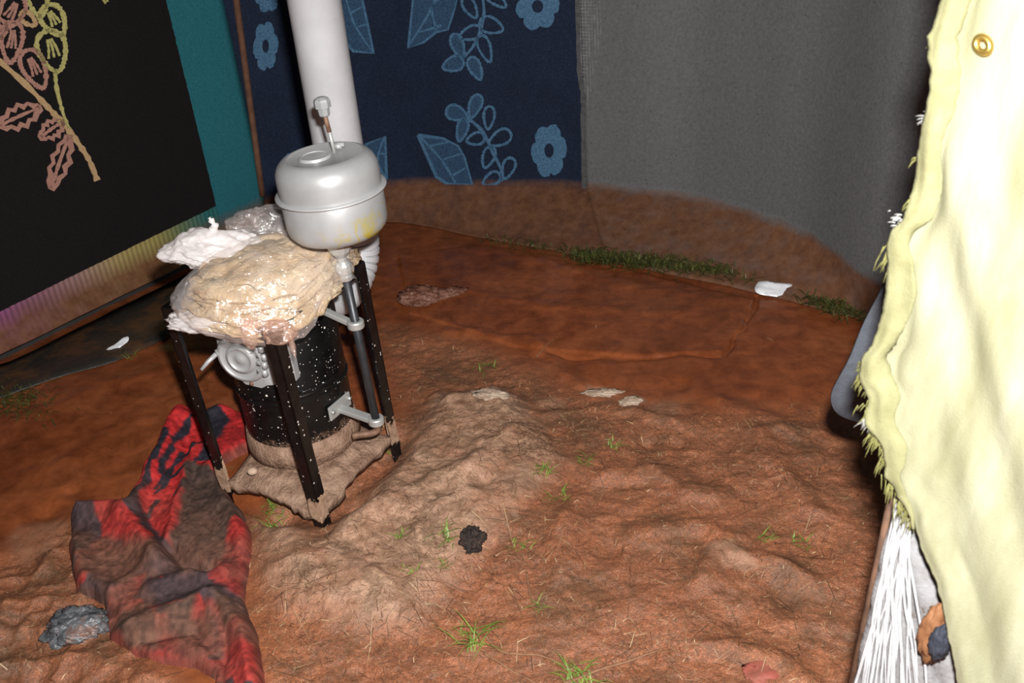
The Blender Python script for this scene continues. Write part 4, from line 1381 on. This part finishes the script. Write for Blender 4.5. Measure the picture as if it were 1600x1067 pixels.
# white sheets added for bright daylight at the wall foot, tilted towards the flash
WHT = NT('white daylight stand-in'); WHT.set(Base_Color=WHT.ramp(WHT.noise(26, 6, .7, dist=1), [(.34, (.25, .18, .12)), (.42, (.86, .87, .9))]), Roughness=.15); WHT.bump(WHT.noise(30, 4), .5, .01)
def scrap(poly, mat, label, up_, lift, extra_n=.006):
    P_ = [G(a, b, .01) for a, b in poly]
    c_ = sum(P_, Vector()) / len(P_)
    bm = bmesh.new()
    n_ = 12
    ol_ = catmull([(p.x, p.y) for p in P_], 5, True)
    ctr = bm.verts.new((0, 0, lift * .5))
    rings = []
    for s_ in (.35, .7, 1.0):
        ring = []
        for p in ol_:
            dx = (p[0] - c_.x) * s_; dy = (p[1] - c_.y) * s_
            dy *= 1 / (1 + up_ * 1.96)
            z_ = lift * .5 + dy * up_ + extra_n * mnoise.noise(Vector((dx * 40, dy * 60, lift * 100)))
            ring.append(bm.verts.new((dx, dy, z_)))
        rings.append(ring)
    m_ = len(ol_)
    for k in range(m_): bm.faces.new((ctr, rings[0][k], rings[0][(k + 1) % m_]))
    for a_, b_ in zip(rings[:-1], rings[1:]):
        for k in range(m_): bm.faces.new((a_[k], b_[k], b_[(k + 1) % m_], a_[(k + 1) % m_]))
    o = bm_obj('daylight_sheet', bm, mat); o.location = (c_.x, c_.y, hz(c_.x, c_.y) + .012); solidify(o, .002)
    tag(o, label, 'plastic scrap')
scrap([(1180, 444), (1205, 444), (1245, 450), (1272, 462), (1255, 470), (1225, 468), (1182, 460)], WHT.m, 'white sheet added for the daylight patch at the foot of the grey felt', .5, .01, .004)
scrap([(163, 550), (180, 541), (197, 531), (206, 528), (203, 535), (185, 546), (168, 554)], WHT.m, 'thin white sliver added for the daylight streak below the black rug', .5, .004, .002)

# twigs
TW = simple('reddish twig', (.16, .07, .035), (.28, .14, .07), 60, .7)
for pts, rd, lb in [([(822, 885), (828, 920), (842, 970), (850, 1012)], .0022, 'thin upright twig lying towards the charred clod'),
                    ([(757, 985), (785, 1010), (850, 1018), (905, 1042), (960, 1062)], .0026, 'long wavy twig crossing the green sprigs'),
                    ([(755, 1012), (800, 1040), (850, 1066)], .0024, 'short twig below the long wavy twig'),
                    ([(880, 1062), (940, 1035), (1030, 1004)], .0036, 'thick straight brown twig at the bottom centre'),
                    ([(805, 945), (840, 930), (870, 915)], .0016, 'fine little twig branching off the thin twig'),
                    ([(838, 548), (868, 522)], .0016, 'pale stray stem on the smooth mud sheet')]:
    bm = bmesh.new(); P_ = []
    for a_, b_ in catmull(pts, 6):
        g = G(a_, b_, .02); P_.append(Vector((g.x, g.y, hz(g.x, g.y) + rd * 1.2)))
    o0 = P_[0].copy()
    add_tube(bm, [p - o0 for p in P_], [rd * (1.1 - .5 * i / len(P_)) for i in range(len(P_))], 7)
    o = bm_obj('twig', bm, TW); o.location = o0; tag(o, lb, 'twig', 'twigs on the mud')

# grass
GRS = NT('fresh grass')
GRS.set(Base_Color=GRS.ramp(GRS.noise(50, 3), [(.3, (.07, .13, .015)), (.7, (.22, .30, .05))]), Roughness=.5)
GRD = NT('dark wet grass')
GRD.set(Base_Color=GRD.ramp(GRD.noise(50, 3), [(.3, (.026, .029, .006)), (.55, (.065, .068, .014)), (.75, (.16, .15, .035))]), Roughness=.5)
def blades(V, Fc, org, n, spread, ln, wd, flat=.35, zof=None):
    for _ in range(n):
        a = random.uniform(0, 2 * math.pi); r_ = spread * math.sqrt(random.random())
        bx_, by_ = r_ * math.cos(a), r_ * math.sin(a)
        d = random.uniform(0, 2 * math.pi); L = ln * random.uniform(.5, 1.2)
        el = random.uniform(.05, flat)
        zb = zof(org[0] + bx_, org[1] + by_) - org[2] if zof else 0
        dirh = Vector((math.cos(d), math.sin(d), 0)); sdv = Vector((-dirh.y, dirh.x, 0)) * wd / 2
        b0 = Vector((bx_, by_, zb)); prev = None
        for s_ in range(4):
            u_ = s_ / 3
            p = b0 + dirh * L * u_ + Vector((0, 0, L * el * math.sin(u_ * 2.2) + .0015))
            if zof: p.z = max(p.z, zof(org[0] + p.x, org[1] + p.y) - org[2] + .001)
            ww = 1 - u_ * .9
            V += [p - sdv * ww, p + sdv * ww]
            k = len(V)
            if s_: Fc.append((k - 4, k - 3, k - 1, k - 2))
_c = {}
def hz_c(x, y):
    return hz(x, y)
tufts = [((756, 566), 16, .03, .05, 'sprig of grass on the mud behind the mound'), ((850, 737), 22, .022, .035, 'bright green grass tuft at the right edge of the mound'),
         ((912, 716), 14, .022, .03, 'small leafy sprig between the mound and red mud'), ((958, 690), 16, .016, .03, 'round green tuft right of the mound'),
         ((872, 768), 14, .025, .03, 'sparse green tuft below the leafy sprig'), ((700, 846), 22, .026, .045, 'grass tuft beside the charred clod'),
         ((625, 848), 10, .012, .03, 'tiny green tuft left of the charred clod'), ((812, 850), 12, .025, .025, 'sparse green tuft right of the charred clod'),
         ((430, 770), 44, .05, .05, 'grass poking from under the tray front'), ((425, 800), 26, .03, .05, 'grass blades on the mud before the stand'),
         ((735, 992), 26, .035, .06, 'grass sprigs beside the wavy twig'), ((905, 1050), 40, .035, .045, 'dense green tuft at the bottom centre'), ((840, 940), 8, .012, .03, 'tiny leaf tuft beside the thin twig'),
         ((1196, 835), 10, .015, .03, 'faint green tuft in the red mud'), ((1252, 838), 12, .02, .03, 'faint green tuft nearer the curtain'), ((640, 900), 8, .02, .025, 'tiny green tuft on the mound front'), ((694, 888), 8, .015, .02, 'little green tuft below the charred clod'),
         ((205, 552), 8, .02, .04, 'wet grass sprig beside the white sliver'), ((595, 690), 26, .03, .04, 'grass hanging under the tray near the right leg'), ((335, 735), 8, .015, .04, 'grass sprig by the left stand leg')]
for c_, n_, sp_, ln_, lb in tufts:
    g = G(*c_, .015); z0 = hz(g.x, g.y)
    V = []; Fc = []; blades(V, Fc, (g.x, g.y, z0), n_, sp_, ln_, .0032, .5, hz_c)
    o = mesh_obj('grass_tuft', V, Fc, GRS.m, smooth=False); o.location = (g.x, g.y, z0)
    tag(o, lb, 'grass', 'grass tufts in the mud')
# matted grass at the wall foot
V = []; Fc = []
for a_, b_, n_, sp_ in [((765, 378), (900, 398), 90, .035), ((900, 402), (1010, 414), 900, .055), ((990, 412), (1140, 428), 800, .05), ((1120, 425), (1180, 445), 50, .03), ((1270, 474), (1385, 504), 520, .05), ((1040, 410), (1140, 412), 100, .02)]:
    for k in range(n_):
        s_ = random.random(); g = G(a_[0] + (b_[0] - a_[0]) * s_, a_[1] + (b_[1] - a_[1]) * s_, .01)
        v2 = []; f2 = []
        cl = .35 + .9 * (mnoise.noise(Vector((g.x * 14, g.y * 14, 4))) * .5 + .5)
        cx_, cy_ = g.x + random.gauss(0, sp_ * .55) * cl, g.y + random.gauss(0, sp_ * .55) * cl
        if random.random() > cl * 1.1: continue
        d = random.uniform(0, 6.28); L = random.uniform(.02, .06); z0 = .012 + random.random() * .02
        dv = Vector((math.cos(d), math.sin(d), 0)); sdv = Vector((-dv.y, dv.x, 0)) * .0018
        p0 = Vector((cx_, cy_, z0 - .004)); p1 = p0 + dv * L * .5 + Vector((0, 0, random.uniform(.004, .02))); p2 = p0 + dv * L + Vector((0, 0, random.uniform(-.006, .012)))
        k0 = len(V); V += [p0 - sdv, p0 + sdv, p1 - sdv, p1 + sdv, p2]
        Fc += [(k0, k0 + 1, k0 + 3, k0 + 2), (k0 + 2, k0 + 3, k0 + 4)]
o = mesh_obj('matted_grass', V, Fc, GRD.m, smooth=False); tag(o, 'matted wet grass along the foot of the back wall', 'grass', kind='stuff')
V = []; Fc = []
for k in range(260):
    g = G(random.gauss(25, 30), random.gauss(625, 14), .01); d = random.uniform(0, 6.28); L = random.uniform(.02, .05)
    dv = Vector((math.cos(d), math.sin(d), 0)); sdv = Vector((-dv.y, dv.x, 0)) * .0016
    p0 = Vector((g.x, g.y, .004)); p1 = p0 + dv * L * .5 + Vector((0, 0, random.uniform(.002, .014))); p2 = p0 + dv * L + Vector((0, 0, random.uniform(0, .006)))
    k0 = len(V); V += [p0 - sdv, p0 + sdv, p1 - sdv, p1 + sdv, p2]; Fc += [(k0, k0 + 1, k0 + 3, k0 + 2), (k0 + 2, k0 + 3, k0 + 4)]
o = mesh_obj('matted_grass', V, Fc, GRD.m, smooth=False); tag(o, 'matted wet grass at the left edge below the rug', 'grass', kind='stuff')

# straw bits over the churned mud
NS = 26000
sx = RNG.uniform(-1.3, 1.2, NS * 3); sy = RNG.uniform(1.08, 3.1, NS * 3)
m_, ro_ = floor_fields(sx, sy)
keep = RNG.random(NS * 3) < (ro_ * .55 + m_ * .45 + .012) * (.25 + .75 * sstep(-.1, .5, fbm(sx, sy, 6, 3, 333)))
sx = sx[keep][:NS]; sy = sy[keep][:NS]; n_ = len(sx)
ang = RNG.uniform(0, 6.283, n_); L = RNG.gamma(2.2, .006, n_) + .005; L = np.where(RNG.random(n_) < .14, L * 2.4, L); wd = RNG.uniform(.0003, .0008, n_)
dx, dy = np.cos(ang), np.sin(ang)
def pt(s, side, lift):
    x_ = sx + dx * L * s - dy * wd * side; y_ = sy + dy * L * s + dx * wd * side
    return np.stack([x_, y_, hzv(x_, y_) + lift], 1)
cur = RNG.uniform(.0008, .005, n_)
V = np.concatenate([pt(0, -1, .0006), pt(0, 1, .0010), pt(.5, 1, cur), pt(.5, -1, cur), pt(1, 0, cur * RNG.uniform(.2, 1.3, n_))])
i = np.arange(n_)
Fq = np.stack([i, i + n_, i + 2 * n_, i + 3 * n_], 1).tolist() + np.stack([i + 3 * n_, i + 2 * n_, i + 4 * n_], 1).tolist()
t = NT('straw')
cA = t.attr('tone').outputs['Fac']
t.l(t.ramp(cA, [(0, (.07, .03, .015)), (.5, (.20, .10, .05)), (.85, (.36, .23, .12)), (1, (.60, .44, .26))]), t.b.inputs['Base Color']); t.set(Roughness=.55)
o = mesh_obj('straw_litter', V, Fq, t.m, smooth=False)
tone = RNG.random(n_) ** 1.9; set_attr(o.data, 'tone', np.tile(tone, 5))
tag(o, 'fine straw and root bits strewn over the churned mud', 'straw', kind='stuff')

# ================================================================= curtain in the doorway, near the camera
CP = Vector((.44, 1.14, 1.0)); cn = Vector((1.2, 1, -.32)).normalized()
def cpt(px, py, dep=0.0):
    return on_plane(px, py, CP + cn * dep, cn)
t = NT('pale yellow curtain cloth')
sxz = t.n('ShaderNodeMapping'); t.l(t.tc.outputs['Object'], sxz.inputs[0]); sxz.inputs['Scale'].default_value = (1, 1, .18)
c = t.ramp(t.noise(14, 5, .6, vec=sxz.outputs[0]), [(.3, (.175, .168, .092)), (.55, (.255, .247, .160)), (.75, (.33, .322, .235))])
t.l(c, t.b.inputs['Base Color']); t.set(Roughness=.9); t.b.inputs['Specular IOR Level'].default_value = .15
t.bump(t.noise(380, 3), .3, .003)
YC = t.m
edge_px = [(1520, -620), (1512, -420), (1504, -240), (1496, -90), (1488, -20), (1478, 20), (1465, 70), (1470, 120), (1462, 170), (1448, 205), (1440, 240), (1430, 300), (1416, 340), (1392, 372), (1390, 420), (1382, 480), (1370, 530), (1352, 560), (1350, 590), (1362, 620), (1360, 660), (1385, 700), (1390, 740), (1405, 765), (1425, 800), (1440, 850), (1462, 900), (1480, 960), (1492, 1020), (1500, 1067), (1510, 1140)]
ep = catmull(edge_px, 8)
V = []; Fc = []; NC = 56
for i, e in enumerate(ep):
    jit = 3.0 * mnoise.noise(Vector((e[1] * .06, 1, 2))) + 2 * mnoise.noise(Vector((e[1] * .2, 4, 2)))
    for k in range(NC + 1):
        s_ = (k / NC) ** 1.5
        x_ = (e[0] + jit) * (1 - s_) + 2300 * s_
        p = cpt(x_, e[1])
        rel = x_ - e[0]
        f_ = .030 * mnoise.noise(Vector((p.x * 11 + p.z * 2.2, p.z * 1.1, 7))) + .018 * mnoise.noise(Vector((p.x * 28 + p.z * 5, p.z * 2.0, 17))) + .006 * mnoise.noise(Vector((p.x * 60 - p.z * 8, p.z * 4.0, 27)))
        f_ += (.007 * math.exp(-((rel - 42) / 12) ** 2) - .005 * math.exp(-((rel - 20) / 10) ** 2)) * (.6 + mnoise.noise(Vector((p.z * 9, 3, 3))))
        V.append(p + cn * f_)
for i in range(len(ep) - 1):
    for k in range(NC): Fc.append((i * (NC + 1) + k, i * (NC + 1) + k + 1, (i + 1) * (NC + 1) + k + 1, (i + 1) * (NC + 1) + k))
curt = mesh_obj('door_curtain', V, Fc, YC); solidify(curt, .0015)
tag(curt, 'pale yellow frayed cloth curtain hanging in the near right foreground', 'curtain')
# folded hem along the torn edge; olive tone mixes dye and painted-in weaker exposure
HEMM = simple('olive yellow hem cloth', (.165, .158, .072), (.24, .232, .12), 30, .9, 0, .3, 300, .003)
V = []; Fc = []; NH = 8
for i, e in enumerate(ep):
    if e[1] > 830: break
    jit = 3.0 * mnoise.noise(Vector((e[1] * .06, 1, 2))) + 2 * mnoise.noise(Vector((e[1] * .2, 4, 2)))
    wd_ = (42 + 14 * mnoise.noise(Vector((e[1] * .012, 8, 1)))) * min(1, max(.06, (830 - e[1]) / 160))
    for k in range(NH + 1):
        x_ = e[0] + jit - 2 + wd_ * k / NH
        p = cpt(x_, e[1])
        f_ = .030 * mnoise.noise(Vector((p.x * 11 + p.z * 2.2, p.z * 1.1, 7))) + .018 * mnoise.noise(Vector((p.x * 28 + p.z * 5, p.z * 2.0, 17))) + .006 * mnoise.noise(Vector((p.x * 60 - p.z * 8, p.z * 4.0, 27)))
        rel = x_ - e[0]
        f_ += (.007 * math.exp(-((rel - 42) / 12) ** 2) - .005 * math.exp(-((rel - 20) / 10) ** 2)) * (.6 + mnoise.noise(Vector((p.z * 9, 3, 3))))
        V.append(p + cn * (f_ - .004 - .003 * math.sin(math.pi * k / NH) + .003 * mnoise.noise(Vector((p.x * 90, p.z * 12, 5)))))
nrow = len(V) // (NH + 1)
for i in range(nrow - 1):
    for k in range(NH): Fc.append((i * (NH + 1) + k, i * (NH + 1) + k + 1, (i + 1) * (NH + 1) + k + 1, (i + 1) * (NH + 1) + k))
solidify(mesh_obj('hem', V, Fc, HEMM, curt), .0015)
# frayed threads
FRM = simple('yellow thread', (.13, .125, .03), (.22, .21, .07), 60, .8); FRW = simple('white thread', (.25, .25, .24), (.4, .4, .38), 60, .8)
def threads(spots, mat, parent, nm):
    for (x_, y_, n_, dx_, dy_, L_, spread) in spots:
        bm = bmesh.new()
        for k in range(n_):
            a_ = random.gauss(0, 1) * spread; b_ = random.gauss(0, 1) * spread
            ll = L_ * random.uniform(.5, 1.2); kx = random.gauss(0, .25); ky = random.gauss(0, .25)
            pts = [cpt(x_ + a_ + (dx_ + kx) * ll * s + random.gauss(0, .6), y_ + b_ + (dy_ + ky) * ll * s + 4 * s * s, -.002 + .006 * k / max(n_, 1)) for s in (0, .33, .66, 1)]
            add_tube(bm, pts, [.0009, .0008, .0007, .0004], 5)
        bm_obj(nm, bm, mat, parent)['kind'] = 'stuff'
threads([(1358, 562, 26, -.8, .4, 18, 6), (1352, 590, 26, -.5, .8, 17, 6), (1362, 640, 34, -.6, .8, 19, 7), (1376, 680, 34, -.6, .8, 19, 7), (1392, 715, 30, -.5, .9, 19, 7), (1396, 750, 30, -.2, 1, 22, 6), (1412, 780, 30, -.1, 1, 24, 6), (1428, 800, 18, -.2, 1, 24, 6),
         (1392, 385, 16, -.4, .9, 30, 5), (1464, 75, 8, -.9, .2, 12, 3), (1424, 320, 8, -.7, .5, 14, 5), (1440, 250, 8, -.7, .5, 10, 8)], FRM, curt, 'fringe')
threads([(1450, 185, 18, -.9, .1, 14, 4), (1404, 345, 20, -.6, -.2, 14, 5), (1358, 655, 12, -.6, .5, 16, 4), (1466, 66, 6, -.8, -.2, 10, 3)], FRW, curt, 'fringe')
# brass eyelet
bm = bmesh.new()
ec = cpt(1537, 70, -.02); view = (CO - ec).normalized()
qe = Vector((0, 0, 1)).rotation_difference(cn * -1).to_matrix().to_4x4()
add_lathe(bm, [(.005, 0), (.012, -.002), (.014, .002), (.012, .006), (.007, .007), (.005, .004)], Matrix.Translation(ec) @ qe @ Matrix.Scale(.75, 4, (1, 0, 0)), 24)
t = NT('brass'); t.set(Base_Color=(.55, .38, .10), Roughness=.3, Metallic=.9)
bm_obj('eyelet', bm, t.m, curt)['label'] = 'brass eyelet'

# grey flap hanging behind the curtain
FPn = Vector((.15, 1, 0)).normalized(); FP0 = Vector((.62, 1.42, 0))
le = catmull([(1490, 150), (1455, 280), (1412, 380), (1385, 430), (1360, 482), (1332, 545), (1308, 595), (1299, 622), (1304, 642), (1320, 654), (1345, 661), (1400, 676), (1450, 690)], 6)
V = []; Fc = []; K = 12
for e in le:
    tgt = (1640, e[1] * .9)
    for k in range(K + 1):
        s_ = k / K
        p = on_plane(e[0] * (1 - s_) + tgt[0] * s_, e[1] * (1 - s_) + tgt[1] * s_, FP0, FPn)
        p += FPn * (.012 * mnoise.noise(Vector((p.x * 14, 2, p.z * 9))) + .02 * s_)
        V.append(p)
for i in range(len(le) - 1):
    for k in range(K): Fc.append((i * (K + 1) + k, i * (K + 1) + k + 1, (i + 1) * (K + 1) + k + 1, (i + 1) * (K + 1) + k))
o = mesh_obj('felt_flap', V, Fc, simple('blue grey felt', (.050, .055, .068), (.075, .082, .10), 60, .9, 0, .3)); solidify(o, .006)
tag(o, 'blue-grey felt flap peeking out behind the yellow curtain', 'felt flap')

# frayed white sack strips below the curtain, on a thin brown pole
sk = empty('torn_sack', cpt(1400, 900, .05))
tag(sk, 'torn white woven sack with loose strands below the yellow curtain', 'sack')
so = sk.location.copy()
SKW = NT('white sack weave'); SKW.set(Base_Color=SKW.ramp(SKW.noise(24, 5, .7, dist=.6), [(.30, (.06, .028, .014)), (.42, (.19, .18, .18)), (.7, (.27, .27, .28))]), Roughness=.7); SKW.bump(SKW.noise(60, 4), .5, .008)
le = catmull([(1408, 755), (1396, 800), (1382, 850), (1368, 910), (1352, 980), (1335, 1060), (1322, 1130)], 8)
V = []; Fc = []; K = 24
for e in le:
    for k in range(K + 1):
        s_ = k / K
        p = cpt(e[0] * (1 - s_) + 1640 * s_, e[1], .05)
        p += cn * (.012 * mnoise.noise(Vector((p.x * 40 + p.z * 10, p.z * 2, 3))) + .006 * mnoise.noise(Vector((p.x * 90 + p.z * 18, p.z * 3, 13))))
        V.append(p - so)
for i in range(len(le) - 1):
    for k in range(K): Fc.append((i * (K + 1) + k, i * (K + 1) + k + 1, (i + 1) * (K + 1) + k + 1, (i + 1) * (K + 1) + k))
o = mesh_obj('sack_cloth', V, Fc, SKW.m, sk); solidify(o, .002)
STW = simple('white plastic strand', (.38, .38, .39), (.5, .5, .51), 40, .5)
for k in range(26):
    x0 = random.uniform(1398, 1432); x1 = 1330 + (k / 26) * 120 + random.uniform(-8, 8); y0 = random.uniform(765, 800)
    mid = ((x0 + x1) / 2 + random.uniform(-10, 8), (y0 + 1090) / 2)
    bm = bmesh.new(); pts = []
    for q_ in catmull([(x0, y0), ((x0 + mid[0]) / 2 + random.uniform(-4, 4), (y0 + mid[1]) / 2), mid, ((x1 + mid[0]) / 2 + random.uniform(-5, 5), (1090 + mid[1]) / 2), (x1, 1100)], 5):
        pts.append(cpt(q_[0], q_[1], .030 + .006 * random.random()) - so)
    add_tube(bm, pts, random.uniform(.0012, .0026), 6)
    bm_obj('strand', bm, STW, sk)
bm = bmesh.new(); add_tube(bm, [cpt(1402, 735, .07), cpt(1372, 880, .07), cpt(1320, 1120, .07)], [.0055, .006, .0065], 10)
o = bm_obj('thin_pole', bm, simple('brown stick bark', (.05, .025, .015), (.16, .08, .045), 30, .8)); tag(o, 'thin brown stick beside the torn white sack', 'stick')
# rusty scrap seen through the sack
for nm, c_, rr__, mt, lb in [('rag', (1462, 990), (.020, .012, .05), simple('orange brown rag', (.16, .06, .02), (.26, .12, .05), 40, .8), 'orange brown rag tucked under the yellow curtain'),
                         ('dark_rag', (1468, 1005), (.012, .010, .028), simple('dark blue rag', (.015, .018, .03), (.03, .035, .05), 40, .8), 'dark blue rag beside the orange rag')]:
    p = cpt(*c_, .02 if nm == 'rag' else .005)
    o = crumple(nm, (0, 0, 0), *rr__, mt, None, (0, 0, 0), .22, 2.2, 4, 61)
    o.location = p; tag(o, lb, 'rag')
